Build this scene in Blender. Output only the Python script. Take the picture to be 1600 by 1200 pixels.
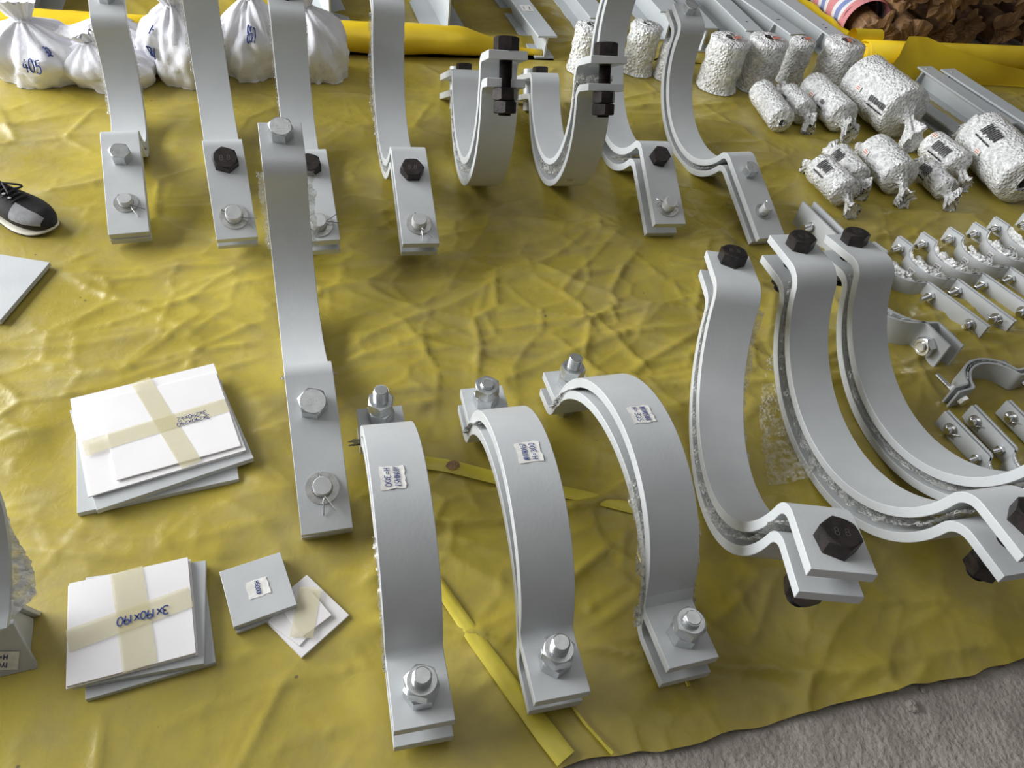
import bpy, math, random
import numpy as np
from mathutils import Vector, Matrix

for o in list(bpy.data.objects): bpy.data.objects.remove(o, do_unlink=True)
scene = bpy.context.scene
COL = scene.collection
random.seed(5); rng = np.random.default_rng(5)

# ------------------------------------------------------------------ camera
PITCH, ROLL, CAMH, FPX = math.radians(46.0), math.radians(11.0), 1.315, 1170.0
cp, sp, cr_, sr_ = math.cos(PITCH), math.sin(PITCH), math.cos(ROLL), math.sin(ROLL)
fwd = Vector((0, cp, -sp)); up0 = Vector((0, sp, cp)); r0 = Vector((1, 0, 0))
c_right = r0 * cr_ + up0 * sr_; c_up = r0 * -sr_ + up0 * cr_
cam = bpy.data.cameras.new('camera'); cam_ob = bpy.data.objects.new('camera', cam); COL.objects.link(cam_ob)
M = Matrix.Identity(4)
for i in range(3):
    M[i][0] = c_right[i]; M[i][1] = c_up[i]; M[i][2] = -fwd[i]
M[2][3] = CAMH
cam_ob.matrix_world = M
cam.sensor_fit = 'HORIZONTAL'; cam.sensor_width = 36.0; cam.lens = FPX / 1600 * 36.0
cam.clip_start = 0.02; cam.clip_end = 60
scene.camera = cam_ob

# ------------------------------------------------------------------ light
world = bpy.data.worlds.new('World'); scene.world = world; world.use_nodes = True
bg = world.node_tree.nodes['Background']
bg.inputs[0].default_value = (1.0, 0.99, 0.97, 1); bg.inputs[1].default_value = 0.12
def area(name, loc, target, sx, sy, power, col):
    l = bpy.data.lights.new(name, 'AREA'); l.shape = 'RECTANGLE'; l.size = sx; l.size_y = sy; l.energy = power; l.color = col
    o = bpy.data.objects.new(name, l); COL.objects.link(o); o.location = loc
    o.rotation_euler = (Vector(target) - Vector(loc)).to_track_quat('-Z', 'Y').to_euler(); return o
area('open_shed_side_daylight', (-5.9, 1.5, 2.3), (0.3, 1.5, 0.0), 6.0, 3.2, 930, (0.97, 0.99, 1.0))
area('translucent_roof_panels', (0.3, 2.2, 5.2), (0.3, 2.2, 0), 6.0, 6.0, 66, (1.0, 0.99, 0.97))

scene.view_settings.view_transform = 'Standard'; scene.view_settings.look = 'None'
scene.view_settings.gamma = 1.0; scene.view_settings.use_curve_mapping = False
scene.view_settings.exposure = -0.12

# ------------------------------------------------------------------ materials
def newmat(name):
    m = bpy.data.materials.new(name); m.use_nodes = True
    return m, m.node_tree.nodes, m.node_tree.links, m.node_tree.nodes['Principled BSDF']
def tex(nodes, links, kind, scale, **kw):
    tc = nodes.new('ShaderNodeTexCoord'); t = nodes.new('ShaderNodeTex' + kind); t.inputs['Scale'].default_value = scale
    for k, v in kw.items(): t.inputs[k].default_value = v
    links.new(tc.outputs['Object'], t.inputs['Vector']); return t
def ramp(nodes, links, src, stops):
    r = nodes.new('ShaderNodeValToRGB'); e = r.color_ramp.elements
    while len(e) < len(stops): e.new(0.5)
    for i, (p, c) in enumerate(stops):
        e[i].position = p; e[i].color = (*c, 1) if len(c) == 3 else c
    links.new(src, r.inputs[0]); return r
def bump(nodes, links, src, strength, dist, b, prev=None):
    n = nodes.new('ShaderNodeBump'); n.inputs['Strength'].default_value = strength; n.inputs['Distance'].default_value = dist
    links.new(src, n.inputs['Height'])
    if prev is not None: links.new(prev.outputs[0], n.inputs['Normal'])
    links.new(n.outputs[0], b.inputs['Normal']); return n
MAT = {}
def simple(name, c1, c2=None, rough=0.5, metal=0.0, scale=6.0, bstr=0.0, bscale=60.0, spec=0.5, lo=0.35, hi=0.65):
    m, n, l, b = newmat(name)
    b.inputs['Roughness'].default_value = rough; b.inputs['Metallic'].default_value = metal
    b.inputs['Specular IOR Level'].default_value = spec
    t = tex(n, l, 'Noise', scale, Detail=4.0)
    r = ramp(n, l, t.outputs['Fac'], [(lo, c1), (hi, c2 or c1)]); l.new(r.outputs[0], b.inputs['Base Color'])
    if bstr:
        t2 = tex(n, l, 'Noise', bscale, Detail=3.0); bump(n, l, t2.outputs['Fac'], bstr, 0.002, b)
    MAT[name] = m; return m
simple('grey_paint', (0.49, 0.508, 0.52), (0.54, 0.556, 0.565), 0.42, scale=9, bstr=0.10, bscale=150)
simple('beam_paint', (0.47, 0.50, 0.525), (0.52, 0.55, 0.57), 0.4, scale=5)
simple('zinc', (0.55, 0.57, 0.58), (0.68, 0.70, 0.71), 0.28, 0.9, scale=60, bstr=0.1, bscale=300)
simple('bright_zinc', (0.70, 0.71, 0.72), (0.80, 0.81, 0.82), 0.20, 1.0, scale=60)
simple('black_oxide', (0.012, 0.011, 0.011), (0.035, 0.026, 0.024), 0.38, 0.35, scale=50, bstr=0.15, bscale=250)
simple('pin_grey', (0.50, 0.51, 0.52), (0.58, 0.59, 0.59), 0.45, 0.25, scale=40)
simple('washer_steel', (0.42, 0.42, 0.41), (0.55, 0.55, 0.54), 0.35, 0.85, scale=80)
simple('wire_steel', (0.6, 0.6, 0.6), (0.7, 0.7, 0.7), 0.25, 1.0)
simple('pad_white', (0.80, 0.775, 0.78), (0.85, 0.83, 0.835), 0.62, scale=7, bstr=0.05, bscale=120)
simple('sticker', (0.72, 0.70, 0.66), (0.84, 0.83, 0.80), 0.8, scale=90, bstr=0.25, bscale=160)
simple('ink_blue', (0.012, 0.03, 0.17), (0.02, 0.05, 0.25), 0.5)
simple('ink_black', (0.012, 0.012, 0.014), (0.03, 0.03, 0.03), 0.5)
simple('red_print', (0.55, 0.10, 0.06), (0.70, 0.30, 0.22), 0.5, scale=200)
simple('spring_steel', (0.50, 0.52, 0.53), (0.62, 0.63, 0.64), 0.4, 0.3, scale=20)
simple('spring_dark', (0.09, 0.09, 0.095), (0.18, 0.18, 0.185), 0.45, 0.3, scale=20)
simple('roll_yellow', (0.70, 0.47, 0.012), (0.80, 0.58, 0.02), 0.34, scale=5, bstr=0.25, bscale=14)
simple('shoe_black', (0.006, 0.006, 0.008), (0.014, 0.013, 0.016), 0.75, scale=60, bstr=0.4, bscale=400)
simple('shoe_grey', (0.30, 0.30, 0.32), (0.38, 0.38, 0.40), 0.8, scale=80, bstr=0.3, bscale=400)
simple('shoe_sole', (0.62, 0.58, 0.47), (0.70, 0.66, 0.56), 0.7)
simple('bag_orange', (0.85, 0.42, 0.01), None, 0.6)

def mk_bag():
    m, n, l, b = newmat('woven_bag'); b.inputs['Roughness'].default_value = 0.6
    t = tex(n, l, 'Noise', 8, Detail=5.0)
    r = ramp(n, l, t.outputs['Fac'], [(0.3, (0.74, 0.74, 0.80)), (0.65, (0.86, 0.86, 0.90))]); l.new(r.outputs[0], b.inputs['Base Color'])
    w = tex(n, l, 'Wave', 220, Distortion=1.0); b1 = bump(n, l, w.outputs['Fac'], 0.25, 0.001, b)
    t2 = tex(n, l, 'Noise', 26, Detail=4.0); bump(n, l, t2.outputs['Fac'], 0.6, 0.008, b, b1)
    b.inputs['Subsurface Weight'].default_value = 0.0
    MAT['woven_bag'] = m
mk_bag()
def mk_wrap(name, alpha, vs, tint, nb):
    m, n, l, b = newmat(name); out = n['Material Output']
    b.inputs['Base Color'].default_value = (*tint, 1); b.inputs['Roughness'].default_value = 0.07
    b.inputs['Specular IOR Level'].default_value = 1.0
    v = tex(n, l, 'Voronoi', vs); inv = ramp(n, l, v.outputs['Distance'], [(0.1, (1, 1, 1)), (0.62, (0, 0, 0))])
    b1 = bump(n, l, inv.outputs[0], 1.0, 0.42 / vs, b)
    t2 = tex(n, l, 'Noise', 30, Detail=4.0); bump(n, l, t2.outputs['Fac'], nb, 0.010, b, b1)
    tr = n.new('ShaderNodeBsdfTransparent'); tr.inputs[0].default_value = (0.97, 0.97, 0.95, 1)
    mx = n.new('ShaderNodeMixShader')
    t3 = tex(n, l, 'Noise', 55, Detail=3.0); rr = ramp(n, l, t3.outputs['Fac'], [(0.35, (alpha - 0.18,) * 3), (0.65, (min(1, alpha + 0.2),) * 3)])
    l.new(rr.outputs[0], mx.inputs[0]); l.new(tr.outputs[0], mx.inputs[1]); l.new(b.outputs[0], mx.inputs[2]); l.new(mx.outputs[0], out.inputs[0])
    MAT[name] = m
mk_wrap('bubble_wrap', 0.40, 150, (0.80, 0.79, 0.76), 0.45); mk_wrap('bubble_dense', 0.80, 92, (0.90, 0.905, 0.90), 0.34); mk_wrap('bubble_clear', 0.20, 110, (0.85, 0.84, 0.78), 0.4)
def mk_tape():
    m, n, l, b = newmat('tape'); out = n['Material Output']
    b.inputs['Base Color'].default_value = (0.72, 0.66, 0.40, 1); b.inputs['Roughness'].default_value = 0.18
    t = tex(n, l, 'Wave', 40, Distortion=6.0, Detail=2.0); bump(n, l, t.outputs['Fac'], 0.04, 0.002, b)
    tr = n.new('ShaderNodeBsdfTransparent'); mx = n.new('ShaderNodeMixShader'); mx.inputs[0].default_value = 0.5
    l.new(tr.outputs[0], mx.inputs[1]); l.new(b.outputs[0], mx.inputs[2]); l.new(mx.outputs[0], out.inputs[0]); MAT['tape'] = m
mk_tape()
def mk_sheet(name, c_lo, c_hi, dust, rough):
    m, n, l, b = newmat(name)
    t = tex(n, l, 'Noise', 2.3, Detail=6.0, Roughness=0.6, Distortion=0.6)
    r = ramp(n, l, t.outputs['Fac'], [(0.32, c_lo), (0.68, c_hi)])
    d = tex(n, l, 'Noise', 3.4, Detail=8.0, Roughness=0.7); d2 = ramp(n, l, d.outputs['Fac'], [(0.45, (0, 0, 0)), (0.74, (0.72,) * 3)])
    sp_ = tex(n, l, 'Voronoi', 16, Randomness=1.0); s2 = ramp(n, l, sp_.outputs['Distance'], [(0.045, (0.8,) * 3), (0.075, (0, 0, 0))])
    mx = n.new('ShaderNodeMix'); mx.data_type = 'RGBA'; l.new(d2.outputs[0], mx.inputs[0]); l.new(r.outputs[0], mx.inputs[6]); mx.inputs[7].default_value = (*dust, 1)
    nm = tex(n, l, 'Noise', 5.0); m2 = n.new('ShaderNodeMath'); m2.operation = 'GREATER_THAN'; m2.inputs[1].default_value = 0.60; l.new(nm.outputs['Fac'], m2.inputs[0])
    m3 = n.new('ShaderNodeMath'); m3.operation = 'MULTIPLY'; l.new(s2.outputs[0], m3.inputs[0]); l.new(m2.outputs[0], m3.inputs[1])
    my = n.new('ShaderNodeMix'); my.data_type = 'RGBA'; l.new(m3.outputs[0], my.inputs[0]); l.new(mx.outputs[2], my.inputs[6]); my.inputs[7].default_value = (0.10, 0.075, 0.05, 1)
    l.new(my.outputs[2], b.inputs['Base Color'])
    rr = ramp(n, l, d.outputs['Fac'], [(0.4, (rough,) * 3), (0.75, (rough + 0.28,) * 3)]); l.new(rr.outputs[0], b.inputs['Roughness'])
    b.inputs['Specular IOR Level'].default_value = 0.55
    t2 = tex(n, l, 'Noise', 30, Detail=5.0, Distortion=1.2); b1 = bump(n, l, t2.outputs['Fac'], 0.10, 0.008, b)
    t4 = tex(n, l, 'Noise', 120, Detail=2.0); bump(n, l, t4.outputs['Fac'], 0.05, 0.003, b, b1)
    MAT[name] = m
mk_sheet('yellow_sheet', (0.325, 0.255, 0.032), (0.52, 0.42, 0.070), (0.27, 0.215, 0.11), 0.27)
mk_sheet('back_sheet', (0.32, 0.235, 0.022), (0.48, 0.38, 0.05), (0.28, 0.21, 0.09), 0.32)
simple('fold_yellow', (0.55, 0.45, 0.045), (0.66, 0.56, 0.08), 0.3, scale=12, bstr=0.25, bscale=40)
def mk_conc():
    m, n, l, b = newmat('concrete'); b.inputs['Roughness'].default_value = 0.9
    t = tex(n, l, 'Noise', 9, Detail=10.0, Roughness=0.75); r = ramp(n, l, t.outputs['Fac'], [(0.3, (0.25, 0.215, 0.19)), (0.7, (0.54, 0.485, 0.435))]); l.new(r.outputs[0], b.inputs['Base Color'])
    t2 = tex(n, l, 'Noise', 90, Detail=9.0); bump(n, l, t2.outputs['Fac'], 1.0, 0.007, b); MAT['concrete'] = m
mk_conc()
def mk_paper():
    m, n, l, b = newmat('brown_paper'); b.inputs['Roughness'].default_value = 0.55
    t = tex(n, l, 'Noise', 11, Detail=6.0); r = ramp(n, l, t.outputs['Fac'], [(0.3, (0.14, 0.072, 0.032)), (0.7, (0.40, 0.235, 0.11))]); l.new(r.outputs[0], b.inputs['Base Color'])
    v = tex(n, l, 'Voronoi', 18); bump(n, l, v.outputs['Distance'], 0.9, 0.02, b); MAT['brown_paper'] = m
mk_paper()
def mk_stripe():
    m, n, l, b = newmat('striped_cloth'); b.inputs['Roughness'].default_value = 0.7
    tc = n.new('ShaderNodeTexCoord'); sx = n.new('ShaderNodeSeparateXYZ'); l.new(tc.outputs['Object'], sx.inputs[0])
    mu = n.new('ShaderNodeMath'); mu.operation = 'MULTIPLY'; mu.inputs[1].default_value = 6.2; l.new(sx.outputs[0], mu.inputs[0])
    fr = n.new('ShaderNodeMath'); fr.operation = 'FRACT'; l.new(mu.outputs[0], fr.inputs[0])
    r = ramp(n, l, fr.outputs[0], [(0.0, (0.62, 0.24, 0.25)), (0.24, (0.72, 0.70, 0.70)), (0.42, (0.20, 0.25, 0.48)), (0.66, (0.72, 0.70, 0.70)), (0.84, (0.62, 0.24, 0.25))])
    r.color_ramp.interpolation = 'CONSTANT'; l.new(r.outputs[0], b.inputs['Base Color'])
    w = tex(n, l, 'Wave', 120); bump(n, l, w.outputs['Fac'], 0.3, 0.002, b); MAT['striped_cloth'] = m
mk_stripe()

# ------------------------------------------------------------------ mesh helpers
def tag(o, label=None, cat=None, group=None, kind=None):
    if label: o['label'] = label
    if cat: o['category'] = cat
    if group: o['group'] = group
    if kind: o['kind'] = kind
    return o
def empty(name, loc, rz=0.0):
    o = bpy.data.objects.new(name, None); COL.objects.link(o); o.location = loc; o.rotation_euler = (0, 0, rz); o.empty_display_size = 0.05
    return o
class MB:
    def __init__(s): s.v = []; s.f = []
    def add(s, V, Fc):
        b = len(s.v); s.v.extend([tuple(map(float, p)) for p in V]); s.f.extend([tuple(int(i) + b for i in q) for q in Fc]); return s
    def box(s, c, size, R=None):
        hx, hy, hz = [d / 2 for d in size]
        V = np.array([(x, y, z) for x in (-hx, hx) for y in (-hy, hy) for z in (-hz, hz)])
        if R is not None: V = V @ np.array(R).T
        return s.add(V + np.array(c), [(0, 1, 3, 2), (4, 6, 7, 5), (0, 4, 5, 1), (2, 3, 7, 6), (0, 2, 6, 4), (1, 5, 7, 3)])
    def grid(s, P, close_u=False, close_v=False):
        """P: (n,m,3) array"""
        n, m = P.shape[:2]; F_ = []
        for i in range(n if close_u else n - 1):
            for j in range(m if close_v else m - 1):
                F_.append((i * m + j, ((i + 1) % n) * m + j, ((i + 1) % n) * m + (j + 1) % m, i * m + (j + 1) % m))
        return s.add(P.reshape(-1, 3), F_)
    def lathe(s, prof, seg=24, R=None, T=(0, 0, 0), phase=0.0, caps=True):
        """prof: list of (r,z) around local z"""
        a = np.linspace(0, 2 * math.pi, seg, endpoint=False) + phase
        P = np.array([[(r * math.cos(t), r * math.sin(t), z) for t in a] for r, z in prof])
        if R is not None: P = P @ np.array(R).T
        P = P + np.array(T); b = len(s.v); s.grid(P, close_v=True)
        n = len(prof)
        if caps:
            s.f.append(tuple(b + i for i in range(seg))[::-1]); s.f.append(tuple(b + (n - 1) * seg + i for i in range(seg)))
        return s
    def hexagon(s, af, z0, z1, R, T, ang, ch0=False, ch1=True):
        """hexagonal head or nut body with a turned 30 degree chamfer"""
        seg = 36; a = np.arange(seg) * 2 * math.pi / seg; ap = af / 2
        rho = ap / np.cos((a + math.pi / 6) % (math.pi / 3) - math.pi / 6); cr0 = ap * .95
        def ring(rad, z): return np.stack([np.cos(a + ang) * rad, np.sin(a + ang) * rad, z + 0 * a], -1)
        rows = []
        if ch0: rows += [ring(cr0, z0), ring(rho, z0 + (rho - cr0) * .55)]
        else: rows += [ring(rho, z0)]
        if ch1: rows += [ring(rho, z1 - (rho - cr0) * .55), ring(cr0, z1)]
        else: rows += [ring(rho, z1)]
        P = np.array(rows) @ np.array(R).T + np.array(T); b = len(s.v); s.grid(P, close_v=True); n = len(rows)
        s.f.append(tuple(b + i for i in range(seg))[::-1]); s.f.append(tuple(b + (n - 1) * seg + i for i in range(seg))); return s
    def tube(s, pts, r, seg=6):
        pts = np.array(pts, float); n = len(pts); rings = []
        for i in range(n):
            d = pts[min(i + 1, n - 1)] - pts[max(i - 1, 0)]; d = d / (np.linalg.norm(d) + 1e-9)
            a = np.cross(d, (0, 0, 1) if abs(d[2]) < 0.9 else (1, 0, 0)); a /= np.linalg.norm(a); b = np.cross(d, a)
            rr = r[i] if hasattr(r, '__len__') else r
            rings.append([pts[i] + rr * (math.cos(t) * a + math.sin(t) * b) for t in np.linspace(0, 2 * math.pi, seg, endpoint=False)])
        bi = len(s.v); s.grid(np.array(rings), close_v=True)
        s.f.append(tuple(bi + i for i in range(seg))); s.f.append(tuple(bi + (n - 1) * seg + i for i in range(seg))[::-1]); return s
    def prism(s, poly, z0, z1, R=None, T=(0, 0, 0)):
        n = len(poly); V = np.array([(x, y, z0) for x, y in poly] + [(x, y, z1) for x, y in poly])
        if R is not None: V = V @ np.array(R).T
        return s.add(V + np.array(T), [tuple(range(n))[::-1], tuple(range(n, 2 * n))] + [(i, (i + 1) % n, n + (i + 1) % n, n + i) for i in range(n)])
    def build(s, name, mat, parent=None, smooth=30, bevel=0.0):
        me = bpy.data.meshes.new(name); me.from_pydata(s.v, [], s.f); me.update()
        if smooth is not None:
            me.polygons.foreach_set('use_smooth', [True] * len(me.polygons))
            if smooth < 180: me.set_sharp_from_angle(angle=math.radians(smooth))
        if isinstance(mat, str): mat = MAT[mat]
        me.materials.append(mat)
        o = bpy.data.objects.new(name, me); COL.objects.link(o)
        if parent is not None: o.parent = parent
        if bevel:
            md = o.modifiers.new('bevel', 'BEVEL'); md.width = bevel; md.segments = 2; md.limit_method = 'ANGLE'; md.angle_limit = math.radians(50)
        return o
def copy_tree(o, parent=None):
    c = o.copy(); COL.objects.link(c); c.parent = parent
    for ch in list(o.children): copy_tree(ch, c)
    return c
def rotz(a): return np.array([[math.cos(a), -math.sin(a), 0], [math.sin(a), math.cos(a), 0], [0, 0, 1]])
def rotx(a): return np.array([[1, 0, 0], [0, math.cos(a), -math.sin(a)], [0, math.sin(a), math.cos(a)]])
def roty(a): return np.array([[math.cos(a), 0, math.sin(a)], [0, 1, 0], [-math.sin(a), 0, math.cos(a)]])
def frame(z, x=None):
    z = np.array(z, float); z /= np.linalg.norm(z)
    x = np.array(x if x is not None else ((1, 0, 0) if abs(z[0]) < .9 else (0, 1, 0)), float); x = x - z * (x @ z); x /= np.linalg.norm(x)
    return np.stack([x, np.cross(z, x), z], 1)

# value / gradient noise in numpy
_perm = np.random.default_rng(11).permutation(512)
def perlin(x, y, seed=0):
    xi = np.floor(x).astype(int); yi = np.floor(y).astype(int); xf = x - xi; yf = y - yi
    u = xf * xf * xf * (xf * (xf * 6 - 15) + 10); v = yf * yf * yf * (yf * (yf * 6 - 15) + 10)
    def g(ix, iy, dx, dy):
        h = _perm[(_perm[(ix + seed * 37) % 512] + iy) % 512] * (2 * math.pi / 512) * 7.0
        return np.cos(h) * dx + np.sin(h) * dy
    a = g(xi, yi, xf, yf); b = g(xi + 1, yi, xf - 1, yf); c = g(xi, yi + 1, xf, yf - 1); d = g(xi + 1, yi + 1, xf - 1, yf - 1)
    return (a + (b - a) * u + ((c + (d - c) * u) - (a + (b - a) * u)) * v) * 1.5
def worley(x, y, seed):
    """distance to nearest and second nearest jittered seed"""
    xi = np.floor(x).astype(int); yi = np.floor(y).astype(int); f1 = np.full(x.shape, 9.0); f2 = f1.copy(); hid = np.zeros(x.shape)
    for dx in (-1, 0, 1):
        for dy in (-1, 0, 1):
            h = _perm[(_perm[(xi + dx + seed * 31) % 512] + yi + dy) % 512]; h2 = _perm[(h + 77) % 512]
            d = np.hypot(xi + dx + h / 512 - x, yi + dy + h2 / 512 - y); m = d < f1
            f2 = np.where(m, f1, np.minimum(f2, d)); hid = np.where(m, h / 512, hid); f1 = np.where(m, d, f1)
    return f1, f2, hid
def crease(x, y, seed, k):
    """straight-edged folds of crumpled film: ridges along cell borders, cells gently domed"""
    f1, f2, hid = worley(x, y, seed); return np.exp(-(f2 - f1) * k) + .35 * (.6 - f1) * (hid - .3)
def ridged(x, y, seed, k=4): return np.clip(1 - np.abs(perlin(x, y, seed)) * 2.2, 0, 1) ** k

# ------------------------------------------------------------------ handwriting strokes
def arc(cx, cy, rx, ry, a0, a1, n=9): return [(cx + rx * math.cos(math.radians(t)), cy + ry * math.sin(math.radians(t))) for t in np.linspace(a0, a1, n)]
G = {'0': [arc(.3, .5, .26, .46, 90, 450, 13)], '1': [[(.3, .95), (.3, .02)]], '2': [arc(.28, .7, .25, .25, 160, -40, 8) + [(.04, .05), (.6, .05)]],
 '3': [arc(.26, .73, .24, .23, 150, -90, 8) + arc(.26, .27, .28, .24, 90, -150, 8)], '4': [[(.35, .95), (.05, .4), (.6, .4)], [(.42, .65), (.42, .0)]],
 '5': [[(.55, .95), (.15, .95), (.12, .55)] + arc(.28, .32, .27, .3, 110, -140, 9)], '7': [[(.04, .92), (.56, .92), (.25, .0)]],
 '8': [arc(.3, .72, .21, .22, 270, 630, 11) + arc(.3, .26, .26, .25, 90, -270, 11)], '9': [arc(.28, .7, .23, .24, 0, 360, 11) + [(.5, .6), (.38, .0)]],
 'X': [[(.05, .75), (.55, .1)], [(.55, .8), (.05, .1)]], 'H': [[(.08, .95), (.08, .05)], [(.52, .95), (.52, .05)], [(.08, .5), (.52, .5)]], '=': [[(.1, .62), (.45, .62)], [(.1, .38), (.45, .38)]],
 'A': [[(.02, .03), (.3, .95), (.58, .03)], [(.13, .38), (.47, .38)]], 'Y': [[(.05, .95), (.3, .5), (.55, .95)], [(.3, .5), (.3, .0)]], 'S': [arc(.3, .72, .22, .22, 40, 270, 8) + arc(.3, .27, .25, .24, 90, -140, 8)],
 'N': [[(.08, .02), (.08, .95), (.52, .05), (.52, .95)]], 'T': [[(.05, .95), (.55, .95)], [(.3, .95), (.3, .03)]], '-': [[(.1, .5), (.45, .5)]], ' ': [], '.': [[(.2, .02), (.25, .07)]],
 'Z': [[(.05, .92), (.55, .92), (.05, .05), (.58, .05)]], 'R': [[(.08, .02), (.08, .95)] + arc(.1, .72, .4, .23, 90, -90, 8) + [(.55, .02)]]}
def text_strokes(txt, h, slant=0.06, jit=0.03, seed=1, adv=0.72):
    r = random.Random(seed); out = []; x = 0.0
    for ch in txt:
        dy = r.uniform(-jit, jit); sc = 1 + r.uniform(-jit, jit) * 2
        for st in G.get(ch, []): out.append([((x + px * sc + slant * py) * h, (py * sc + dy) * h) for px, py in st])
        x += adv * (0.6 if ch in '1. ' else 1.0)
    W = x * h
    return [[(px - W / 2, py - h / 2) for px, py in st] for st in out], W
def ribbon(strokes, width, fmap, mb=None):
    """flat pen strokes mapped by fmap(x,y)->3D"""
    mb = mb or MB()
    for st in strokes:
        p = np.array(st, float)
        if len(p) < 2: continue
        q = [p[0]]
        for a, b in zip(p[:-1], p[1:]):
            n = max(1, int(np.linalg.norm(b - a) / 0.006)); q += [a + (b - a) * k / n for k in range(1, n + 1)]
        p = np.array(q); d = np.gradient(p, axis=0); d /= np.linalg.norm(d, axis=1)[:, None] + 1e-9
        nn = np.stack([-d[:, 1], d[:, 0]], 1) * width / 2
        P = np.array([[fmap(*(a + b)), fmap(*(a - b))] for a, b in zip(p, nn)]); mb.grid(P)
    return mb

# ------------------------------------------------------------------ setting: concrete floor and yellow sheets
SITE = 0.38
SX = np.array([math.cos(SITE), math.sin(SITE)]); SY = np.array([-math.sin(SITE), math.cos(SITE)])
def site(a, b, z=0.0): return np.array([SX[0] * a + SY[0] * b, SX[1] * a + SY[1] * b, z])
def to_site(x, y): return x * SX[0] + y * SX[1], x * SY[0] + y * SY[1]
floor = MB()
gx = np.linspace(-9, 11, 41); gy = np.linspace(-5, 15, 41)
XX, YY = np.meshgrid(gx, gy, indexing='ij')
floor.grid(np.stack([XX, YY, np.full_like(XX, -0.014)], -1)); fo = floor.build('floor', 'concrete', smooth=None); tag(fo, kind='structure')
tag(fo, 'rough grey brown concrete floor under the yellow sheets')

FOOT = []      # (x, y, radius) places where things press the sheet flat
def foot(x, y, r=0.06): FOOT.append((x, y, r))
def build_sheet(name, a0, a1, b0, b1, step, seed, mat, edge=True, amp=1.0):
    na, nb = int((a1 - a0) / step), int((b1 - b0) / step)
    A, B = np.meshgrid(np.linspace(a0, a1, na), np.linspace(b0, b1, nb), indexing='ij')
    wx = A + 0.12 * perlin(A * 1.7, B * 1.7, seed + 1); wy = B + 0.10 * perlin(A * 2.1 + 9, B * 2.1, seed + 2)
    mask = np.clip(perlin(A * 0.8 + 3, B * 0.8, seed + 4) * 1.6 + 0.45, 0, 1)
    ca, cb = to_site(0.1, 1.6); mid = np.exp(-((A - ca) / 1.2) ** 2 - ((B - cb) / .55) ** 2)
    wa = A + .05 * perlin(A * 3, B * 3, seed + 21); wb = B + .04 * perlin(A * 3 + 7, B * 3, seed + 22)
    long_ = crease(wa * 0.75 + wb * .2, wb * 3.4 + wa * .35, seed + 3, 9) * 0.011
    long2 = crease(wa * 1.3 - wb * .5, wb * 5.5 - wa * .6, seed + 15, 10) * 0.0065
    cre = crease(wa * 3.4 + wb * 1.6, wb * 4.6 - wa * 1.2, seed + 5, 11) * 0.0065
    cre2 = crease(wa * 7.5 - wb * 3.0, wb * 9.0 + wa * 2, seed + 6, 9) * 0.0032
    cre3 = crease(wa * 1.7 - wb * 1.9, wb * 1.8 + wa * 1.6, seed + 10, 26) * 0.0055
    sm = (perlin(wx * 1.9, wy * 3.0, seed + 7) + 0.5) * 0.007
    fine = np.clip(perlin(A * 30, B * 30, seed + 9) - 0.5, 0, 1) * 0.005
    m2 = np.clip(mid + .55 * mask, 0, 1)
    h = amp * (1.45 * long_ * (0.35 + 0.65 * mask) + 1.3 * long2 * m2 + 1.35 * cre * m2 + 1.25 * cre2 * np.clip(.22 + mid + .4 * mask, 0, 1) + cre3 + 1.2 * sm + fine)
    if edge:   # welded seam running across the sheet
        sb = 1.69 + .010 * perlin(A * 1.5, A * 0 + .4, seed + 30); h = h + .0045 * np.exp(-((B - sb) / .007) ** 2) + .002 / (1 + np.exp(-(B - sb) / .004))
    X = SX[0] * A + SY[0] * B; Y = SX[1] * A + SY[1] * B
    keep = np.ones_like(A)
    seen = set()
    for fx, fy, r in FOOT:
        ky = (round(fx / .03), round(fy / .03), round(r / .03))
        if ky in seen: continue
        seen.add(ky)
        d = np.hypot(X - fx, Y - fy); keep = np.minimum(keep, np.clip((d - r) / 0.09, 0, 1))
    keep = keep * keep * (3 - 2 * keep)
    Z = -0.0005 + (h - 0.0055) * keep
    Z = np.maximum(Z, -0.011)
    if edge:   # wavy near hem
        t = np.clip(1 - (B - b0) / 0.25, 0, 1)
        B2 = B + t * 0.014 * perlin(A * 5, A * 0 + 0.5, seed + 12) + t * 0.006 * perlin(A * 17, A * 0 + 2.5, seed + 13)
        X = SX[0] * A + SY[0] * B2; Y = SX[1] * A + SY[1] * B2
        Z = Z + np.clip(1 - (B - b0) / 0.05, 0, 1) * 0.006 * np.clip(perlin(A * 6, A * 0, seed + 14), -0.3, 1)
        Z = np.maximum(Z, -0.012)
    V = np.stack([X, Y, Z], -1).reshape(-1, 3).astype(np.float32)
    idx = np.arange(na * nb).reshape(na, nb)
    Q = np.stack([idx[:-1, :-1], idx[1:, :-1], idx[1:, 1:], idx[:-1, 1:]], -1).reshape(-1, 4).astype(np.int32)
    me = bpy.data.meshes.new(name); me.vertices.add(len(V)); me.vertices.foreach_set('co', V.ravel())
    me.loops.add(Q.size); me.loops.foreach_set('vertex_index', Q.ravel()); me.polygons.add(len(Q))
    me.polygons.foreach_set('loop_start', np.arange(0, Q.size, 4, dtype=np.int32)); me.polygons.foreach_set('use_smooth', np.ones(len(Q), bool))
    me.update(calc_edges=True); me.materials.append(MAT[mat])
    o = bpy.data.objects.new(name, me); COL.objects.link(o); return o

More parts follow.
